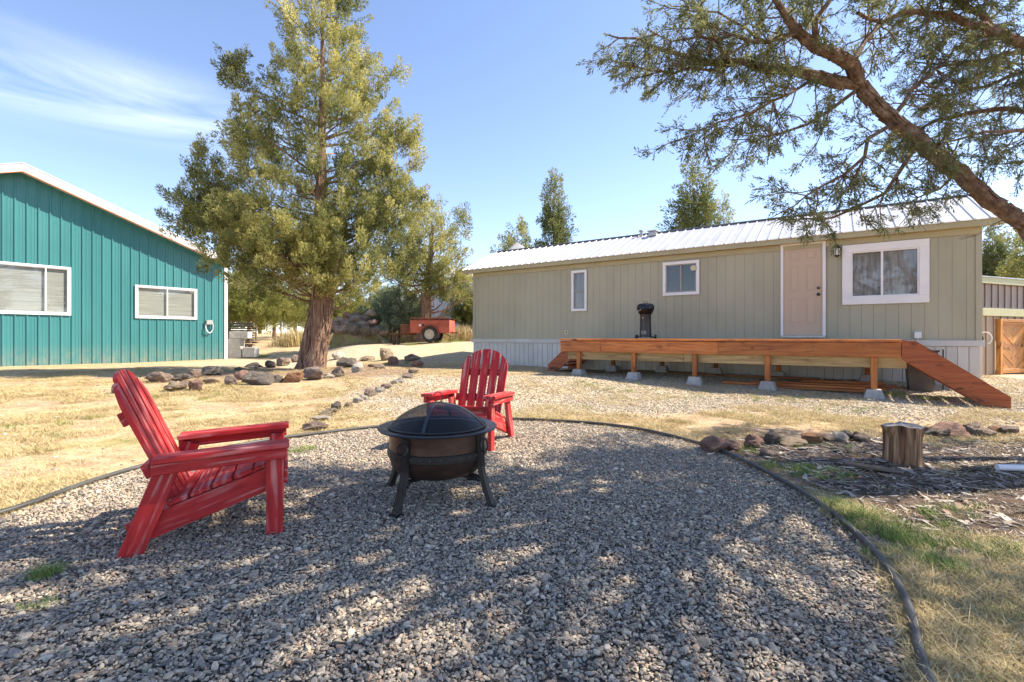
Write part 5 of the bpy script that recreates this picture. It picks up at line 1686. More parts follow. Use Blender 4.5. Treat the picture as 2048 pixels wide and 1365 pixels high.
mound = [(664, 662, 24, 24, 'rk_red'), (680, 668, 34, 20, 'rk_brown'), (676, 648, 26, 16, 'rk_tan'), (693, 652, 26, 18, 'rk_brown'), (704, 668, 40, 24, 'rk_dark'), (709, 646, 30, 20, 'rk_brown'), (722, 656, 26, 16, 'rk_tan'), (730, 669, 36, 22, 'rk_dark'), (727, 641, 22, 14, 'rk_brown'), (739, 636, 28, 18, 'rk_tan'), (750, 668, 34, 18, 'rk_dark'), (742, 652, 22, 14, 'rk_red'), (692, 636, 20, 12, 'rk_red'), (713, 634, 18, 10, 'rk_brown'), (655, 670, 20, 14, 'rk_brown'), (765, 669, 22, 12, 'rk_brown')]
mound.sort()
MY = 23.5
mz = bgpt(710, MY).z
for i, (a, b_, c, d, m_) in enumerate(mound):
    yy = MY + (668 - b_) * 0.035
    p = Vector(((a - CX) / F * yy, yy, max(HC + (HY - b_) / F * yy, mz - 0.1)))
    rock(a, b_, c, d, m_, f'{CN[m_]} boulder, {ORD[i]} from the left in the pile beyond the juniper', 'boulders in the background pile', 140 + i, p)
v, f = ico(4, 77, (1, 1, 1), 0.12)
M['mound'] = noisy('mound earth', [(0.3, (0.14, 0.10, 0.06)), (0.5, (0.28, 0.22, 0.12)), (0.62, (0.24, 0.24, 0.08)), (0.75, (0.42, 0.34, 0.2))], 3, 0.95, bmp=0.9, bd=0.08)
o = MB().add(v, f, True).build('earth_mound', 'mound')
pm_ = bgpt(710, MY + 0.9); o.location = (pm_.x, pm_.y, pm_.z - 0.3); o.scale = (1.75, 0.95, 1.35)
tag(o, kind='structure')

for i, px in enumerate((512, 562, 620, 640)):
    p = bgpt(px, 33 + i)
    o = MB().tube([(0, 0, -0.1), (0, 0, 1.45)], 0.05, 8).build('fence_post', 'greywood'); o.location = p
    tag(o, f'thin fence post in the far dry grass, {ORD[i]} from the left', 'fence post', 'far fence posts')

# ------------------------------------------------------------------ trees
def plumes_to_leaves(base, axis, length, radius, nleaf, leafL, leafW, tintb, rg):
    n = len(base)
    k = nleaf
    t = rg.uniform(0.0, 1.0, (n, k, 1))
    ax = axis[:, None, :]
    rad = rg.normal(size=(n, k, 3)); rad = unit(rad - ax * (rad * ax).sum(-1, keepdims=True))
    env = np.sin(np.pi * np.clip(t * 0.85 + 0.12, 0, 1)) ** 0.8
    P = base[:, None, :] + ax * (length[:, None, None] * t) + rad * (radius[:, None, None] * env * np.sqrt(rg.uniform(0.05, 1, (n, k, 1))))
    D = unit(ax * 0.8 + rad * 0.75 + rg.normal(size=(n, k, 3)) * 0.3 + np.array([0, 0, 0.15]))
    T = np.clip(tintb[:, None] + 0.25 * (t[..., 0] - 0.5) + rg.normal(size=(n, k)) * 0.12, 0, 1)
    L = leafL * rg.uniform(0.6, 1.35, n * k)
    return P.reshape(-1, 3), D.reshape(-1, 3), L, leafW * rg.uniform(0.7, 1.3, n * k), T.ravel()

def crown_points(cones, dens, rg):
    """cones: (cx, cy, z0, z1, profile) with profile a list of (fraction of height, radius)"""
    B = []; A = []; K = []
    for (cx, cy, z0, z1, prof, tilt) in cones:
        fr = np.array([p[0] for p in prof]); ra = np.array([p[1] for p in prof])
        area = float(np.sum((ra[1:] + ra[:-1]) * np.diff(fr)) / 2) * (z1 - z0) * 6.28
        n = int(area * dens)
        # choose heights in proportion to radius
        tt = rg.uniform(0, 1, n * 6); rr_ = np.interp(tt, fr, ra)
        keep = rg.uniform(0, ra.max(), n * 6) < rr_ + 0.08
        tt = tt[keep][:n]; rr_ = rr_[keep][:n]
        a = rg.uniform(0, 2 * np.pi, len(tt))
        lump = 1 + 0.16 * np.sin(3 * a + 9 * tt) + 0.12 * np.sin(5 * a - 14 * tt + 1)
        q = rr_ * lump * np.power(rg.uniform(0.02, 1, len(tt)), 0.5)
        z = z0 + (z1 - z0) * tt
        x = cx + tilt[0] * tt + q * np.cos(a); y = cy + tilt[1] * tt + q * np.sin(a)
        out = np.stack([np.cos(a), np.sin(a), np.full_like(a, 0)], -1)
        up = np.stack([0 * a, 0 * a, np.ones_like(a)], -1)
        ww = np.clip(q / (rr_ + 0.05), 0, 1)[:, None]
        A.append(unit(out * (0.75 * ww + 0.05) + up * rg.uniform(0.35, 1.1, (len(tt), 1)) + rg.normal(size=(len(tt), 3)) * 0.22))
        B.append(np.stack([x, y, z], -1)); K.append(ww[:, 0])
    return np.concatenate(B), np.concatenate(A), np.concatenate(K)

def make_juniper(name, label, cones, trunk_pts, trunk_r, seed, dens=7.0, plume=(0.35, 0.75), prad=0.17, nleaf=70, leaf=(0.11, 0.034), fol='juniper', limbs=46, group=None, flute=0.10, sides=24, loc=(0, 0, 0), limb_r=0.045, shag=0):
    rg = np.random.default_rng(seed)
    t = thing(name, label, 'tree', loc, 0.0, group)
    B, A, K = crown_points(cones, dens, rg)
    n = len(B)
    # patchy crown: some clusters missing so that sky shows through
    hole = np.sin(B[:, 0] * 2.3 + seed) + np.sin(B[:, 1] * 2.1 + 1.3 * B[:, 2]) + np.sin(B[:, 2] * 2.7 - B[:, 0] * 1.4 + seed)
    ok = hole > (-1.3 if shag else -2.2)
    B, A, K = B[ok], A[ok], K[ok]; n = len(B)
    ln_ = rg.uniform(plume[0], plume[1], n); rd = prad * rg.uniform(0.7, 1.3, n)
    tb = np.clip(0.45 + 0.22 * np.sin(B[:, 0] * 1.1 + B[:, 2] * 0.9 + seed) + rg.normal(size=n) * 0.24, 0, 1)
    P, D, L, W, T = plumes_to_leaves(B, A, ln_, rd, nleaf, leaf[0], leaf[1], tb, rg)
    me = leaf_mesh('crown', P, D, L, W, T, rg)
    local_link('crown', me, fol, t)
    tm = MB().tube(trunk_pts, trunk_r, sides, True, flute)
    if shag:
        bark_strips(tm, trunk_pts, trunk_r, shag, (0.25, 0.7), (0.03, 0.075), rg, 0.0, 0.4, 0.03)
    local(tm, 0, 'trunk', 'bark', t)
    lm = MB()
    tz = np.array([p[2] for p in trunk_pts]); txy = np.array([[p[0], p[1]] for p in trunk_pts])
    idx = rg.choice(n, min(limbs, n), replace=False)
    for i in idx:
        e = B[i]
        z0 = max(tz[1], min(tz[-1] - 0.1, e[2] - 0.35 * math.hypot(e[0], e[1]) - 0.2))
        s0 = np.array([np.interp(z0, tz, txy[:, 0]), np.interp(z0, tz, txy[:, 1]), z0])
        mid_ = s0 * 0.5 + e * 0.5 + rg.normal(size=3) * 0.18 + np.array([0, 0, -0.12])
        r0 = limb_r * rg.uniform(0.6, 1.3) * (0.5 + 0.5 * (1 - (z0 - tz[0]) / (tz[-1] - tz[0])))
        pts = [s0, s0 * 0.72 + mid_ * 0.28 + rg.normal(size=3) * 0.05, mid_, mid_ * 0.5 + e * 0.5 + rg.normal(size=3) * 0.08, e + A[i] * ln_[i] * 0.6]
        lm.tube(pts, [r0, r0 * 0.85, r0 * 0.62, r0 * 0.4, r0 * 0.14], 6, False)
    local(lm, 0, 'limbs', 'bark', t)
    return t

def bark_strips(mb, pts, rad, n, lr, wr_, rg, u0=0.0, u1=1.0, lift=0.02):
    pts = np.array([list(p) for p in pts], float); rad = np.array(rad, float)
    seg = np.r_[0, np.cumsum(np.linalg.norm(np.diff(pts, axis=0), axis=1))]
    def at(d):
        return np.array([np.interp(d, seg, pts[:, k]) for k in range(3)]), float(np.interp(d, seg, rad))
    for _ in range(n):
        d0 = seg[-1] * rg.uniform(u0, u1); L = rg.uniform(*lr); w = rg.uniform(*wr_)
        a = rg.uniform(0, 6.283); tw = rg.normal() * 0.35
        v = []
        for j in range(4):
            p, r = at(min(d0 + L * j / 3, seg[-1]))
            q, _ = at(min(d0 + L * j / 3 + 0.02, seg[-1] + 0.02)); t = pts[-1] - pts[-2] if np.allclose(p, q) else q - p
            t = t / (np.linalg.norm(t) + 1e-9)
            e = np.cross(t, [0.3, 0.9, 0.2]); e /= np.linalg.norm(e) + 1e-9; f_ = np.cross(t, e)
            aa = a + tw * j / 3
            o = e * math.cos(aa) + f_ * math.sin(aa); s_ = np.cross(t, o)
            h = r * 1.05 + (lift * rg.uniform(0.3, 1.2) if j in (0, 3) else lift * 0.25)
            ww = w * (0.35 if j in (0, 3) else 1.0) / 2
            v += [p + o * h - s_ * ww, p + o * h + s_ * ww, p + o * (h - 0.012) + s_ * ww * 1.2, p + o * (h - 0.012) - s_ * ww * 1.2]
        f = []
        for j in range(3):
            for k in range(4):
                f.append((4 * j + k, 4 * j + (k + 1) % 4, 4 * j + 4 + (k + 1) % 4, 4 * j + 4 + k))
        f += [(3, 2, 1, 0), (12, 13, 14, 15)]
        mb.add(v, f)

def local_link(name, me, m, parent):
    o = bpy.data.objects.new(name, me); C.objects.link(o)
    me.materials.append(M[m]); o.parent = parent
    PM[o.name] = PM[parent.name]
    return o

# the big juniper
jb = G(632, 738)
K_ = jb.y / F
def zj(py): return HC + (HY - py) * K_ - jb.z
def xj(px): return (px - 632) * K_
mainprof = [(0.0, 0.9), (0.06, 1.6), (0.15, 2.1), (0.26, 2.2), (0.33, 2.15), (0.45, 1.95), (0.61, 1.72), (0.76, 1.35), (0.91, 0.92), (1.0, 0.3)]
cones = [
    (xj(640), 0.1, zj(600), zj(-60), mainprof, (0.25, 0)),
    (xj(610), -1.0, zj(610), zj(480), [(0, 1.0), (0.3, 1.5), (1, 1.2)], (0, 0)),
    (xj(700), -0.9, zj(590), zj(430), [(0, 0.8), (0.4, 1.2), (1, 0.8)], (0, 0)),
    (xj(535), -0.3, zj(390), zj(112), [(0, 0.75), (0.35, 0.55), (0.6, 0.38), (0.8, 0.22), (1, 0.05)], (xj(468) - xj(535), 0)),
    (xj(500), -0.2, zj(330), zj(118), [(0, 0.4), (0.5, 0.28), (1, 0.08)], (xj(468) - xj(500), 0)),
    (xj(440), 0.2, zj(480), zj(295), [(0, 0.9), (0.4, 0.6), (0.75, 0.3), (1, 0.05)], (xj(400) - xj(440), 0)),
    (xj(400), 0.2, zj(460), zj(300), [(0, 0.6), (0.4, 0.45), (1, 0.08)], (0, 0)),
    (xj(365), 0.0, zj(480), zj(395), [(0, 0.3), (0.5, 0.35), (1, 0.1)], (0, 0)),
    (xj(440), 0.4, zj(545), zj(380), [(0, 0.6), (0.4, 1.0), (0.8, 0.55), (1, 0.15)], (0, 0)),
    (xj(800), 0.1, zj(400), zj(255), [(0, 0.5), (0.4, 0.62), (0.8, 0.4), (1, 0.1)], (0, 0)),
    (xj(790), -0.1, zj(560), zj(380), [(0, 0.4), (0.4, 0.85), (0.8, 0.7), (1, 0.2)], (0.1, 0)),
    (xj(785), 0.1, zj(300), zj(135), [(0, 0.5), (0.5, 0.45), (1, 0.08)], (0, 0)),
    (xj(520), -1.2, zj(560), zj(420), [(0, 0.6), (0.4, 1.0), (1, 0.3)], (0, 0)),
]
tr_pts = [(xj(622), 0, -0.1), (xj(624), 0, 0.12), (xj(627), 0, 0.5), (xj(632), 0, 1.0), (xj(638), 0, 1.5), (xj(643), 0, 2.0), (xj(648), 0.0, 2.7), (xj(646), 0.05, 3.6), (xj(640), 0.1, 5.0), (xj(640), 0.1, 7.0), (xj(642), 0.1, 9.0), (xj(642), 0.1, zj(0))]
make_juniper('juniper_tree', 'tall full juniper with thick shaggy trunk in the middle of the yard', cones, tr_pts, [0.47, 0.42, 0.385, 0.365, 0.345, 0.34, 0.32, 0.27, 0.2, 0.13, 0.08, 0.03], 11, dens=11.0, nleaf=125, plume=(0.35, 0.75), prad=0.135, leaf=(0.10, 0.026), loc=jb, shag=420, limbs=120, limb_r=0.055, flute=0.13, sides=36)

# tree behind the trailer
tb_ = bgpt(848, 25.0)
K2 = 25.0 / F
def x2(px): return (px - 848) * K2
def z2(py): return HC + (HY - py) * K2 - tb_.z
cones = [(x2(845), 0, z2(600), z2(402), [(0, 1.0), (0.25, 1.9), (0.5, 2.0), (0.75, 1.3), (1, 0.3)], (x2(850), 0)),
         (x2(905), -0.2, z2(610), z2(505), [(0, 0.9), (0.5, 1.1), (1, 0.3)], (0, 0)),
         (x2(920), -0.2, z2(480), z2(430), [(0, 0.3), (0.5, 0.45), (1, 0.15)], (0.2, 0)),
         (x2(790), 0.2, z2(560), z2(450), [(0, 0.7), (0.5, 1.2), (1, 0.3)], (0, 0))]
make_juniper('juniper_tree', 'spreading juniper with two trunks behind the red trailer', cones, [(x2(846), 0, -0.2), (x2(847), 0, 0.5), (x2(850), 0, 1.5), (x2(853), 0, 2.6), (x2(858), 0, 3.6), (x2(866), 0, z2(450))], [0.42, 0.36, 0.33, 0.26, 0.18, 0.06], 21, dens=8.5, nleaf=70, plume=(0.4, 0.8), prad=0.2, leaf=(0.13, 0.036), loc=tb_, limbs=50, limb_r=0.07)

# background junipers: three kinds, each standing tree an object of its own
kinds = []
def proto_tree(seed, H, Rm, fol, dens, narrow):
    prof = [(0, 0.45 * Rm), (0.12, 0.95 * Rm), (0.3, Rm), (0.55, 0.78 * Rm), (0.78, 0.48 * Rm), (0.93, 0.2 * Rm), (1, 0.04)]
    if narrow:
        prof = [(0, 0.7 * Rm), (0.2, Rm), (0.5, 0.72 * Rm), (0.7, 0.46 * Rm), (0.85, 0.22 * Rm), (0.95, 0.07 * Rm), (1, 0.01)]
    cones = [(0, 0, 0.12 * H, H, prof, (0, 0))]
    rr = random.Random(seed)
    for k in range(4):
        a = rr.uniform(0, 6.28); d = Rm * rr.uniform(0.45, 0.75)
        cones.append((d * math.cos(a), d * math.sin(a), 0.25 * H, H * rr.uniform(0.5, 0.75), [(0, 0.3 * Rm), (0.5, 0.32 * Rm), (1, 0.04)], (0, 0)))
    return make_juniper('juniper_tree', 'background juniper', cones, [(0, 0, -0.3), (0.03, 0, 0.3 * H), (-0.02, 0.02, 0.6 * H), (0, 0, 0.86 * H)], [0.03 * H, 0.022 * H, 0.012 * H, 0.002 * H], seed, dens=dens, nleaf=80, plume=(0.5, 1.0), prad=0.2, leaf=(0.17, 0.045), fol=fol, limbs=34, sides=10, limb_r=0.06)
kinds = [proto_tree(31, 9.5, 1.25, 'juniper_far', 10.0, True), proto_tree(32, 7.5, 2.3, 'juniper', 4.2, False), proto_tree(33, 5.5, 2.4, 'yellowtree', 4.2, False), proto_tree(34, 3.0, 1.7, 'bluebush', 5.5, False)]
used = [False] * 4
def place(kind, px, Y, top, label, group='junipers in the background', wide=1.0):
    o = kinds[kind] if not used[kind] else copy_tree(kinds[kind])
    H0 = (9.5, 7.5, 5.5, 3.0)[kind]
    p = bgpt(px, Y)
    H = HC + (HY - top) / F * Y - p.z
    s = H / H0
    o.location = p; o.scale = (s * wide, s * wide, s); o.rotation_euler = (0, 0, rng.uniform(0, 6.28))
    tag(o, label, 'tree', group)
    used[kind] = True
    return o
place(0, 1108, 31, 352, 'tall narrow juniper rising behind the left part of the house roof', wide=0.85)
place(0, 1388, 28, 328, 'tall juniper with several tips rising behind the middle of the house roof', wide=1.15)
place(1, 1036, 33, 448, 'smaller juniper top beside the roof dish')
place(1, 1440, 33, 402, 'low juniper right of the tall one behind the roof', wide=0.6)
place(0, 1985, 30, 455, 'slim juniper behind the shed at the right edge')
place(1, 2032, 32, 448, 'broad juniper behind the shed at the right edge')
place(1, 2100, 27, 440, 'juniper behind the shed just outside the right edge')
place(2, 498, 30, 528, 'bright yellow green juniper behind the lumber stack')
place(2, 455, 33, 505, 'yellow green juniper just behind the corner of the teal shop', wide=1.1)
place(2, 548, 36, 545, 'yellow green juniper in the gap left of the big trunk')
place(1, 590, 42, 540, 'green juniper behind the dry grass left of the big trunk')
place(1, 640, 46, 560, 'distant juniper directly behind the big trunk')
place(2, 690, 33, 575, 'bushy juniper behind the boulder pile')
place(1, 740, 38, 548, 'darker juniper behind the right side of the boulder pile')
place(3, 800, 25.5, 592, 'blue green bush left of the red trailer')
place(3, 764, 27, 600, 'blue green bush behind the boulder pile')
place(1, 800, 44, 540, 'distant juniper between boulder pile and trailer')
place(2, 930, 30, 560, 'yellow green juniper beside the left end of the house', wide=0.7)
place(1, 880, 50, 560, 'distant juniper behind the grey barn')
for i, (px, Y, top) in enumerate(((420, 55, 560), (520, 60, 575), (620, 65, 580), (700, 60, 570), (780, 66, 575), (860, 62, 580))):
    place(1, px, Y, top, f'far hazy juniper on the skyline, {ORD[i]} from the left', 'far junipers on the skyline', 1.3)

# ------------------------------------------------------------------ overhanging juniper at the right (trunk outside the frame)
rg = np.random.default_rng(42)
nb_loc = Vector((6.1, 4.2, 0.0))
near = thing('juniper_tree', 'leaning juniper whose branches overhang from the upper right corner', 'tree', nb_loc)
def zp(zx, zy, Y):
    return np.array(ray(1160 + zx / 2.306, zy / 2.306, Y)) - np.array(nb_loc)
limbs = {
 'main': ([(-0.2, 0.1, -0.2), (-0.5, 0.15, 0.8)], [(2048, 1030, 4.45), (1900, 935, 4.42), (1750, 800, 4.4), (1600, 690, 4.35), (1540, 620, 4.3), (1450, 560, 4.28), (1350, 470, 4.25), (1290, 395, 4.2)], 0.082, 0.054),
 'A': (None, [(1290, 395, 4.2), (1180, 375, 4.2), (1080, 360, 4.2), (1000, 325, 4.25), (860, 315, 4.3), (740, 285, 4.35), (600, 275, 4.4), (480, 265, 4.45), (370, 235, 4.5), (250, 190, 4.5), (120, 160, 4.5)], 0.05, 0.006),
 'B': (None, [(1290, 395, 4.2), (1250, 300, 4.1), (1180, 250, 4.0), (1100, 215, 3.95), (1010, 160, 3.9), (960, 70, 3.85), (890, 0, 3.8), (820, -120, 3.7)], 0.055, 0.015),
 'C': (None, [(1090, 205, 3.95), (1095, 90, 3.9), (1140, 0, 3.9), (1180, -150, 3.8)], 0.03, 0.01),
 'D': (None, [(740, 285, 4.35), (600, 320, 4.3), (440, 335, 4.3), (320, 320, 4.25), (200, 285, 4.2)], 0.016, 0.004),
 'E': (None, [(1270, 420, 4.2), (1150, 510, 4.3), (1050, 570, 4.4), (930, 610, 4.45), (800, 640, 4.5), (690, 645, 4.5)], 0.017, 0.004),
 'F': (None, [(1080, 360, 4.2), (960, 440, 4.1), (760, 525, 4.05), (640, 570, 4.0), (440, 655, 4.0)], 0.015, 0.004),
 'G2': (None, [(1540, 690, 4.35), (1480, 800, 4.45), (1400, 890, 4.5), (1300, 950, 4.55), (1180, 1000, 4.6), (960, 1015, 4.6)], 0.02, 0.004),
 'H': (None, [(1450, 570, 4.28), (1330, 640, 4.2), (1300, 720, 4.15), (1240, 800, 4.1), (1100, 870, 4.1), (980, 960, 4.1), (890, 1000, 4.1)], 0.02, 0.004),
 'I': ([(-0.3, -0.1, 1.6)], [(2150, 250, 4.2), (1950, 160, 4.1), (1800, 110, 4.0), (1700, 75, 4.0), (1550, 60, 3.9), (1400, 90, 3.9), (1280, 60, 3.8)], 0.075, 0.012),
 'J': (None, [(2200, 200, 4.6), (2048, 230, 4.7), (1850, 270, 4.8), (1700, 300, 4.9), (1520, 285, 5.0)], 0.03, 0.005),
 'K': (None, [(2200, 530, 4.6), (2048, 510, 4.8), (1850, 510, 4.9), (1700, 540, 5.0), (1550, 600, 5.0), (1440, 640, 5.0)], 0.03, 0.005),
 'L': (None, [(2200, 600, 4.2), (2048, 600, 4.1), (1850, 610, 4.0), (1700, 650, 3.95), (1590, 700, 3.9)], 0.022, 0.004),
 'N': (None, [(700, 285, 4.35), (660, 230, 4.3), (600, 130, 4.2), (550, 50, 4.1), (500, -60, 4.0)], 0.02, 0.006),
 'O': (None, [(860, 315, 4.3), (880, 200, 4.3), (760, 120, 4.4), (640, 60, 4.4), (420, 30, 4.5)], 0.018, 0.004),
 'P': (None, [(1740, 795, 4.4), (1650, 860, 4.5), (1560, 900, 4.6), (1480, 960, 4.6)], 0.014, 0.004),
 'Q': (None, [(2200, 300, 4.9), (2000, 350, 4.9), (1800, 420, 5.0), (1650, 450, 5.1), (1480, 430, 5.2)], 0.026, 0.005),
 'T': (None, [(1010, 160, 3.9), (860, 200, 3.9), (700, 160, 4.0), (420, 190, 4.1), (300, 130, 4.2)], 0.02, 0.004),
 'U': (None, [(1250, 300, 4.1), (1300, 180, 4.2), (1420, 80, 4.3), (1500, -60, 4.4)], 0.025, 0.006),
 'W': (None, [(1450, 560, 4.28), (1500, 450, 4.5), (1600, 350, 4.7), (1760, 200, 4.9), (1900, 60, 5.1)], 0.022, 0.006),
 'Y': (None, [(1950, 160, 4.1), (1850, 60, 4.0), (1700, -40, 3.9), (1500, -100, 3.8)], 0.03, 0.006),
 'Z': (None, [(2250, 760, 4.4), (2048, 745, 4.6), (1900, 760, 4.8), (1800, 720, 4.9)], 0.016, 0.003),
}
lm = MB(); twm = MB()
SP, SD = [], []
def resample(P, step):
    P = np.asarray(P); out = [P[0]]
    for a, b in zip(P[:-1], P[1:]):
        k = max(1, int(np.linalg.norm(b - a) / step))
        for j in range(1, k + 1): out.append(a + (b - a) * j / k)
    return np.array(out)
bare = {'main', 'Z'}
def sprays_on(pts, dens, start=0.25):
    L = np.linalg.norm(pts[-1] - pts[0])
    n = max(2, int(L * dens))
    for _ in range(n):
        t = start + (1 - start) * rg.uniform() ** 0.7
        q = t * (len(pts) - 1); i = min(int(q), len(pts) - 2); fr = q - i
        p = pts[i] * (1 - fr) + pts[i + 1] * fr
        d = unit(pts[i + 1] - pts[i])
        SP.append(p); SD.append(unit(d * 0.7 + rg.normal(size=3) * 0.6 + np.array([0, 0, -0.15])))
for nm, (pre, trace, r0, r1) in limbs.items():
    pts = [np.array(p) for p in (pre or [])] + [zp(*q) for q in trace]
    P = resample(pts, 0.06 if nm == 'main' else 0.12)
    P[1:-1] += rg.normal(size=(len(P) - 2, 3)) * (0.012 if nm != 'main' else 0.004)
    rad = np.linspace(r0, r1, len(P))
    lm.tube(P, list(rad), 18 if r0 > 0.05 else 7, False, 0.16 if r0 > 0.05 else 0.0)
    if nm in ('main', 'A', 'B', 'I'):
        bark_strips(lm, P, rad, 260 if nm == 'main' else 90, (0.06, 0.2), (0.008, 0.024), rg, 0.0, 0.97 if nm == 'main' else 0.6, 0.012)
    dens_tw = 20 if nm not in bare else 2.2
    n = int(len(P) * (0.06 if nm == 'main' else 0.12) * dens_tw)
    for k in range(n):
        u = rg.uniform(0.12, 1.0) if nm != 'main' else rg.uniform(0.35, 1.0)
        i = min(int(u * (len(P) - 1)), len(P) - 2)
        d = unit(P[i + 1] - P[i])
        side = rg.normal(size=3); side = unit(side - d * (side @ d))
        L = rg.uniform(0.22, 0.62) * (1.15 - 0.4 * u)
        dir_ = unit(d * rg.uniform(0.25, 0.9) + side * 0.8 + np.array([0, 0, -0.22]))
        tp = [P[i]]
        for j in range(4):
            dir_ = unit(dir_ + rg.normal(size=3) * 0.24 + np.array([0, 0, -0.06 + 0.03 * j]))
            tp.append(tp[-1] + dir_ * L / 4)
        tp = np.array(tp)
        twm.tube(tp, [0.0065, 0.0055, 0.0042, 0.003, 0.0018], 4, False)
        if rg.uniform() < (0.15 if nm in bare else 0.86):
            sprays_on(tp, 34)
        for _ in range(2):
            j = rg.integers(1, 4)
            d2 = unit(unit(tp[j + 1] - tp[j]) + rg.normal(size=3) * 0.6)
            l2 = L * rg.uniform(0.25, 0.5)
            t2 = np.array([tp[j], tp[j] + d2 * l2 * 0.5, tp[j] + unit(d2 + rg.normal(size=3) * 0.3) * l2])
            twm.tube(t2, [0.0035, 0.0026, 0.0014], 3, False)
            if rg.uniform() < (0.1 if nm in bare else 0.85):
                sprays_on(t2, 48, 0.1)
    if nm not in bare:
        sprays_on(P[int(len(P) * 0.6):], 14, 0.2)
SP = np.array(SP); SD = np.array(SD)
def spray_leaves(SP, SD, k, size, lw, rg):
    n = len(SP)
    ln_ = size * rg.uniform(0.7, 1.3, (n, 1, 1))
    side = rg.normal(size=(n, 3)); side = unit(side - SD * (side * SD).sum(-1, keepdims=True))
    t = (np.arange(k) / k)[None, :, None] * np.ones((n, 1, 1))
    sg = np.where(np.arange(k) % 2 == 0, 1, -1)[None, :, None]
    P = SP[:, None, :] + SD[:, None, :] * (ln_ * t)
    D = unit(SD[:, None, :] * 0.9 + side[:, None, :] * sg * (0.85 * (1 - 0.5 * t)) + rg.normal(size=(n, k, 3)) * 0.22)
    L = (ln_[..., 0] * (0.62 - 0.25 * t[..., 0]) * rg.uniform(0.7, 1.2, (n, k))).ravel()
    tb = np.clip(rg.normal(0.45, 0.22, (n, 1)) + rg.normal(size=(n, k)) * 0.1, 0, 1).ravel()
    return P.reshape(-1, 3), D.reshape(-1, 3), L, lw * rg.uniform(0.7, 1.3, n * k), tb
P1, D1, L1, W1, T1 = spray_leaves(SP, SD, 9, 0.075, 0.0085, rg)
# crown high above and behind the frame: coarser sprays that only cast the dappled shade
n = 1500
cen = np.array([4.9, 2.3, 6.2]) - np.array(nb_loc)
U = unit(rg.normal(size=(n, 3))) * np.power(rg.uniform(0.02, 1, (n, 1)), 0.36)
B = cen + U * np.array([4.6, 1.8, 1.9])
U2 = unit(rg.normal(size=(420, 3))) * np.power(rg.uniform(0.02, 1, (420, 1)), 0.36)
B = np.concatenate([B, np.array([7.6, 5.3, 5.6]) - np.array(nb_loc) + U2 * np.array([1.9, 1.5, 1.3])])
lob = np.sin(B[:, 0] * 2.6) + np.sin(B[:, 1] * 3.1 + B[:, 0]) + np.sin(B[:, 2] * 2.8 + 1.0 + B[:, 1])
Wd = B + np.array(nb_loc)
vis = (Wd[:, 1] > 0.2) & (np.abs(Wd[:, 0]) < 1.12 * Wd[:, 1] + 0.25) & (Wd[:, 2] < HC + 0.74 * Wd[:, 1] + 0.35)
kx = Wd[:, 0] - Wd[:, 2] * TO_SUN.x / TO_SUN.z; ky = Wd[:, 1] - Wd[:, 2] * TO_SUN.y / TO_SUN.z
edge = 2.35 + 0.62 * (kx + 2.9) + 0.3 * np.sin(2.2 * kx)          # wanted shade outline on the ground; the unseen crown is cut to it
B = B[(lob > 0.3) & ~vis & (ky < edge)]
A = unit((B - cen) * np.array([1, 1, 0.5]) + np.array([0, 0, 0.8]) + rg.normal(size=B.shape) * 0.4)
P2, D2, L2, W2, T2 = plumes_to_leaves(B, A, rg.uniform(0.3, 0.6, len(B)), np.full(len(B), 0.15), 34, 0.11, 0.032, np.full(len(B), 0.45), rg)
me = leaf_mesh('crown', np.concatenate([P1, P2]), np.concatenate([D1, D2]), np.concatenate([L1, L2]), np.concatenate([W1, W2]), np.concatenate([T1, T2]), rg)
local_link('crown', me, 'juniper_near', near)
print('near leaves', len(P1), len(P2))
# trunk and upper stems
tk = MB()
tk.tube([(0, 0, -0.2), (-0.1, 0.0, 0.4), (-0.35, -0.1, 1.4), (-0.4, -0.2, 2.8), (-0.5, -0.2, 4.2), (-0.7, -0.1, 5.6), (-0.9, 0.0, 7.4)], [0.36, 0.29, 0.25, 0.21, 0.16, 0.11, 0.03], 22, True, 0.12)
local(tk, 0, 'trunk', 'barkred', near)
for i in rg.choice(len(B), 60, replace=False):
    e = B[i]
    z0 = max(2.0, min(6.6, e[2] - 0.8))
    s0 = np.array([np.interp(z0, [1.4, 2.8, 4.2, 5.6, 7.0], q) for q in ((-0.35, -0.4, -0.5, -0.7, -0.85), (-0.1, -0.2, -0.2, -0.1, 0.0))] + [z0])
    mid_ = 0.5 * (s0 + e) + rg.normal(size=3) * 0.15
    wm = mid_ + np.array(nb_loc)
    if wm[1] > 0.2 and abs(wm[0]) < 1.1 * wm[1] and wm[2] < HC + 0.76 * wm[1]: continue
    lm.tube([s0, 0.6 * s0 + 0.4 * mid_, mid_, 0.4 * mid_ + 0.6 * e, e], [0.06, 0.05, 0.035, 0.022, 0.008], 6, False)
local(lm, 0, 'limbs', 'barkred', near)
local(twm, 0, 'twigs', 'barkred', near)

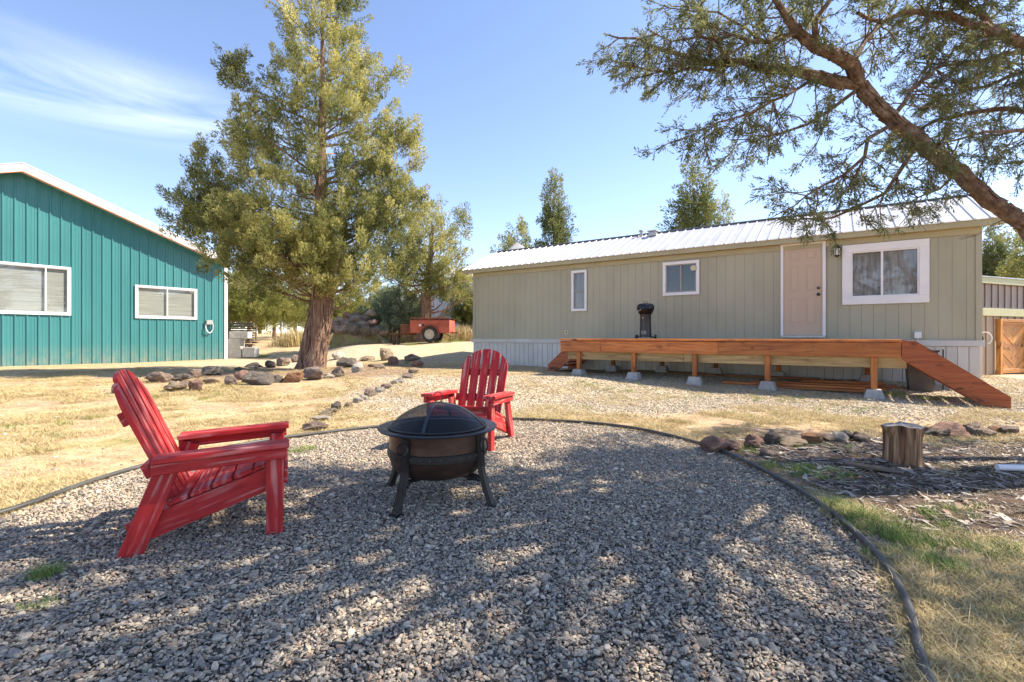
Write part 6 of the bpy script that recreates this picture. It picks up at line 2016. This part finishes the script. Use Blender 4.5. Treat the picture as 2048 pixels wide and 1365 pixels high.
# ------------------------------------------------------------------ gravel, grass, wood chips: uncountable stuff
def unlinked(name, m, v, f, smooth=False): return proto_mesh(name, m, v, f, smooth)
pebs = [unlinked('pebble_shape', 'pebble', *ico(2, 300 + i, (1.0, 0.72, 0.42), 0.3)) for i in range(9)]
N = 210000
x = rng.uniform(-3.6, 2.3, N * 2); y = rng.uniform(-0.2, 6.3, N * 2)
ok = inside(ring, x, y)
x, y = x[ok], y[ok]
fru = (y > 0.9) & (np.abs(x) < 1.12 * y + 0.4)
x, y = x[fru], y[fru]
n = len(x); print('pebbles', n)
sz = np.clip(rng.lognormal(math.log(0.0065), 0.40, n), 0.003, 0.024)
z = g(x, y) - 0.010 + rng.uniform(0, 0.012, n)
z += np.clip(0.010 * fnoise(x, y, 3.2, 8), -0.006, 0.012)
rot = np.stack([rng.normal(0, 0.35, n), rng.normal(0, 0.35, n), rng.uniform(0, 6.28, n)], -1)
scl = sz[:, None] * rng.uniform(0.8, 1.25, (n, 3))
scatter('gravel', 'dark mixed grey gravel filling the circular patio', 'gravel', np.stack([x, y, z], -1), rot, scl, pebs)

dpebs = [unlinked('drive_pebble_shape', 'dirtpeb', *ico(1, 400 + i, (1.0, 0.75, 0.5), 0.3)) for i in range(6)]
N = 260000
x = rng.uniform(-4, 11, N); y = rng.uniform(5.4, 12.0, N)
keep = (rng.uniform(size=N) < z_road(x, y) * np.clip(45 / y ** 2, 0, 1)) & (np.abs(x) < 1.1 * y) & ~inside(ring, x, y)
x, y = x[keep], y[keep]; n = len(x); print('drive pebbles', n)
sz = np.clip(rng.lognormal(math.log(0.012), 0.35, n), 0.006, 0.03)
rot = np.stack([rng.normal(0, 0.3, n), rng.normal(0, 0.3, n), rng.uniform(0, 6.28, n)], -1)
scatter('driveway_gravel', 'pale loose gravel on the driveway in front of the deck', 'gravel', np.stack([x, y, g(x, y) + 0.001], -1), rot, sz[:, None] * rng.uniform(0.8, 1.2, (n, 3)), dpebs)

N = 5200
x = rng.uniform(-12, 9, N); y = 2.2 + 12 * rng.uniform(size=N) ** 1.4
kp = (np.abs(x) < 1.1 * y) & ~inside(ring, x, y)
x, y = x[kp], y[kp]; n = len(x)
sz = np.clip(rng.lognormal(math.log(0.012), 0.5, n), 0.005, 0.045)
scatter('loose_stones', 'small loose stones and clods scattered over the lawn', 'stones', np.stack([x, y, g(x, y)], -1), np.stack([rng.normal(0, 0.3, n), rng.normal(0, 0.3, n), rng.uniform(0, 6.28, n)], -1), sz[:, None] * rng.uniform(0.8, 1.2, (n, 3)), dpebs)

def tuft(seed, nb, spread, h, w, lean):
    r = np.random.default_rng(seed); v = []; f = []
    for k in range(nb):
        a = r.uniform(0, 6.28); d = spread * math.sqrt(r.uniform())
        bx, by = d * math.cos(a), d * math.sin(a)
        a2 = r.uniform(0, 6.28); hh = h * r.uniform(0.5, 1.15); le = lean * hh * r.uniform(0.2, 1.0)
        dx, dy = math.cos(a2), math.sin(a2)
        o = len(v)
        ww = w * r.uniform(0.6, 1.2)
        v += [(bx - dy * ww, by + dx * ww, 0), (bx + dy * ww, by - dx * ww, 0), (bx + dx * le * 0.4 + dy * ww * 0.7, by + dy * le * 0.4 - dx * ww * 0.7, hh * 0.6), (bx + dx * le * 0.4 - dy * ww * 0.7, by + dy * le * 0.4 + dx * ww * 0.7, hh * 0.6), (bx + dx * le, by + dy * le, hh)]
        f += [(o, o + 1, o + 2, o + 3), (o + 3, o + 2, o + 4)]
    return v, f
dry = [unlinked('dry_tuft_shape', 'drygrass', *tuft(500 + i, 22, 0.07, 0.042, 0.0014, 2.0)) for i in range(5)]
grn = [unlinked('green_tuft_shape', 'greengrass', *tuft(520 + i, 30, 0.06, 0.06, 0.0014, 1.4)) for i in range(4)]
tall = [unlinked('tall_grass_shape', 'drygrass', *tuft(540 + i, 30, 0.22, 0.55, 0.010, 0.5)) for i in range(4)]

N = 700000
x = rng.uniform(-14, 11, N); y = 1.2 + 15 * rng.uniform(size=N) ** 1.6
den = (1 - z_road(x, y) * 0.80) * (1 - z_mulch(x, y) * 0.96) * ss(-0.3, 0.6, fnoise(x, y, 1.9, 6) + 0.5 * fnoise(x, y, 5, 2)) * (1 - 0.5 * z_bed(x, y))
hx = (x - HO.x) * UX.x + (y - HO.y) * UX.y; hy_ = (x - HO.x) * UY.x + (y - HO.y) * UY.y
clear = ~((hx > -0.1) & (hx < HL + 0.1) & (hy_ > -2.3))
tx_l = (x - TO.x) * TY.x + (y - TO.y) * TY.y
keep = (rng.uniform(size=N) < den * np.clip(34 / y ** 2, 0, 0.6)) & (np.abs(x) < 1.12 * y + 0.3) & ~inside(ring, x, y) & clear & (tx_l < -0.1)
x, y = x[keep], y[keep]
xe = rng.uniform(1.1, 3.2, 16000); ye = rng.uniform(1.25, 2.9, 16000)
ke = ~inside(ring, xe, ye) & (rng.uniform(size=16000) < (1 - z_mulch(xe, ye)) * ss(-0.9, 0.3, fnoise(xe, ye, 3.5, 6))) & (xe < 1.12 * ye + 0.2)
x = np.concatenate([x, xe[ke]]); y = np.concatenate([y, ye[ke]]); n = len(x); print('dry tufts', n)
rot = np.stack([rng.normal(0, 0.15, n), rng.normal(0, 0.15, n), rng.uniform(0, 6.28, n)], -1)
s = rng.uniform(0.45, 1.1, (n, 1)) * (1 + 0.25 * (y[:, None] > 7)) * np.array([[1.2, 1.2, 0.8]])
scatter('dry_grass', 'short straw coloured dry grass over the yard', 'grass', np.stack([x, y, g(x, y) - 0.002], -1), rot, s, dry)

def clumps(lst):
    X, Y_, S_ = [], [], []
    for (px, py, wpx, k, sc) in lst:
        p = G(px, py); r = wpx / F * p.y / 2
        for _ in range(int(k * 1.1 + 1)):
            a = rng.uniform(0, 6.28); d = r * math.sqrt(rng.uniform())
            X.append(p.x + d * math.cos(a)); Y_.append(p.y + d * math.sin(a) * 0.9); S_.append(sc * rng.uniform(0.6, 1.2))
    return np.array(X), np.array(Y_), np.array(S_)
gl = [(1640, 950, 120, 26, 0.9), (1720, 1030, 110, 36, 1.0), (1760, 1060, 120, 30, 1.0), (1820, 1090, 90, 24, 1.0), (1890, 1140, 90, 26, 1.0), (1990, 1110, 100, 26, 0.9), (1560, 935, 90, 18, 0.8), (1500, 905, 60, 10, 0.8), (1680, 1010, 60, 14, 0.8), (1890, 1030, 90, 12, 0.7), (2010, 1240, 90, 12, 0.7), (1960, 1290, 60, 6, 0.7), (1745, 1110, 40, 5, 0.6),
      (88, 1148, 50, 12, 0.75), (75, 1215, 60, 5, 0.5), (130, 850, 30, 4, 1.1), (40, 856, 40, 4, 0.9), (125, 875, 40, 6, 1.0), (250, 830, 30, 5, 1.0), (180, 838, 40, 5, 0.9), (440, 793, 30, 6, 1.2), (400, 800, 40, 4, 1.0), (680, 752, 14, 8, 1.4), (560, 745, 20, 3, 1.2), (760, 735, 12, 6, 1.6), (812, 728, 12, 8, 1.6), (1990, 795, 30, 14, 1.5), (1830, 795, 80, 16, 1.2), (1760, 790, 60, 12, 1.2), (1900, 800, 80, 10, 1.0), (1560, 800, 120, 14, 1.0), (1240, 775, 140, 24, 1.0), (1170, 768, 60, 12, 1.1), (1350, 790, 120, 12, 0.9), (1480, 835, 120, 10, 0.9), (1700, 820, 140, 16, 0.9), (1600, 890, 70, 10, 0.7), (1680, 895, 60, 10, 0.7), (1160, 815, 60, 5, 0.8), (520, 716, 22, 18, 2.6), (545, 718, 14, 6, 1.5), (340, 760, 60, 8, 1.2), (300, 800, 60, 10, 1.0), (610, 900, 40, 10, 0.8), (590, 905, 30, 6, 0.7), (900, 690, 60, 14, 2.5), (830, 693, 40, 10, 2.0)]
x, y, s = clumps(gl)
n = len(x)
# random sprinkling of green over the lawn and the right border
N = 9000
xr_ = rng.uniform(-10, 9, N); yr_ = 1.3 + 13 * rng.uniform(size=N) ** 1.4
kp = (rng.uniform(size=N) < z_green(xr_, yr_) * np.clip(14 / yr_ ** 2, 0, 0.35) * (0.35 + 0.65 * (xr_ > 1.5)) * (1 - 0.7 * z_road(xr_, yr_))) & (np.abs(xr_) < 1.1 * yr_) & ~inside(ring, xr_, yr_)
xq = rng.uniform(1.1, 3.2, 1500); yq = rng.uniform(1.25, 3.0, 1500)
kq = ~inside(ring, xq, yq) & (fnoise(xq, yq, 3.0, 12) > 0.1) & (xq < 1.12 * yq + 0.2)
x = np.concatenate([x, xr_[kp], xq[kq]]); y = np.concatenate([y, yr_[kp], yq[kq]]); s = np.concatenate([s, rng.uniform(0.35, 0.75, kp.sum()), rng.uniform(0.35, 0.8, kq.sum())])
n = len(x); print('green tufts', n)
rot = np.stack([rng.normal(0, 0.12, n), rng.normal(0, 0.12, n), rng.uniform(0, 6.28, n)], -1)
scatter('green_grass', 'scattered tufts of fresh green grass', 'grass', np.stack([x, y, g(x, y) - 0.003], -1), rot, s[:, None] * np.ones((1, 3)), grn)

# tall dry grass in the background
x = np.concatenate([rng.uniform(-13.5, -8.0, 700), rng.uniform(-4.0, 2.0, 500), rng.uniform(-9, -5, 200)])
y = np.concatenate([rng.uniform(27, 34, 700), rng.uniform(24.5, 31, 500), rng.uniform(25, 30, 200)])
n = len(x)
rot = np.stack([0 * x, 0 * x, rng.uniform(0, 6.28, n)], -1)
scatter('tall_dry_grass', 'tall pale dry grass behind the yard', 'grass', np.stack([x, y, g(x, y) - 0.02], -1), rot, rng.uniform(0.8, 1.7, (n, 1)) * np.ones((1, 3)), tall)

# wood chips and twigs on the mulch
def chipv(seed, L, w, t):
    r = np.random.default_rng(seed)
    v = [(-L, -w, 0), (L * 0.9, -w * r.uniform(0.2, 1), 0), (L, w * r.uniform(0.2, 1), 0), (-L * 0.8, w, 0)]
    v = v + [(p[0] * 0.95, p[1] * 0.9, t) for p in v]
    return v, [(3, 2, 1, 0), (4, 5, 6, 7), (0, 1, 5, 4), (1, 2, 6, 5), (2, 3, 7, 6), (3, 0, 4, 7)]
chips = [unlinked('chip_shape', 'chip', *chipv(600 + i, 1.0, (0.10, 0.2, 0.3, 0.04, 0.05, 0.03)[i], 0.05)) for i in range(6)]
N = 60000
x = rng.uniform(1.2, 6.5, N); y = rng.uniform(1.5, 5.6, N)
kp = (rng.uniform(size=N) < (z_mulch(x, y) * 0.5 + 0.02)) & ~inside(ring, x, y) & (x < 1.12 * y + 0.3)
x, y = x[kp], y[kp]; n = len(x); print('chips', n)
rot = np.stack([rng.normal(0, 0.15, n), rng.normal(0, 0.15, n), rng.uniform(0, 6.28, n)], -1)
L = np.clip(rng.lognormal(math.log(0.022), 0.55, n), 0.008, 0.12)
scatter('wood_chips', 'grey wood chips and twigs strewn over the mulch', 'wood chips', np.stack([x, y, g(x, y) + 0.006], -1), rot, L[:, None] * np.ones((1, 3)), chips)

# plant litter fallen on the gravel
N = 2600
x = rng.uniform(-3.5, 2.2, N); y = rng.uniform(1.0, 6.2, N)
kp = inside(ring, x, y) & (np.abs(x) < 1.1 * y + 0.2)
x, y = x[kp], y[kp]; n = len(x)
L = np.clip(rng.lognormal(math.log(0.012), 0.5, n), 0.005, 0.05)
scatter('plant_litter', 'thin dry twigs and bark flakes fallen on the patio gravel', 'litter', np.stack([x, y, g(x, y) + 0.012], -1), np.stack([rng.normal(0, 0.15, n), rng.normal(0, 0.15, n), rng.uniform(0, 6.28, n)], -1), L[:, None] * np.ones((1, 3)), chips)
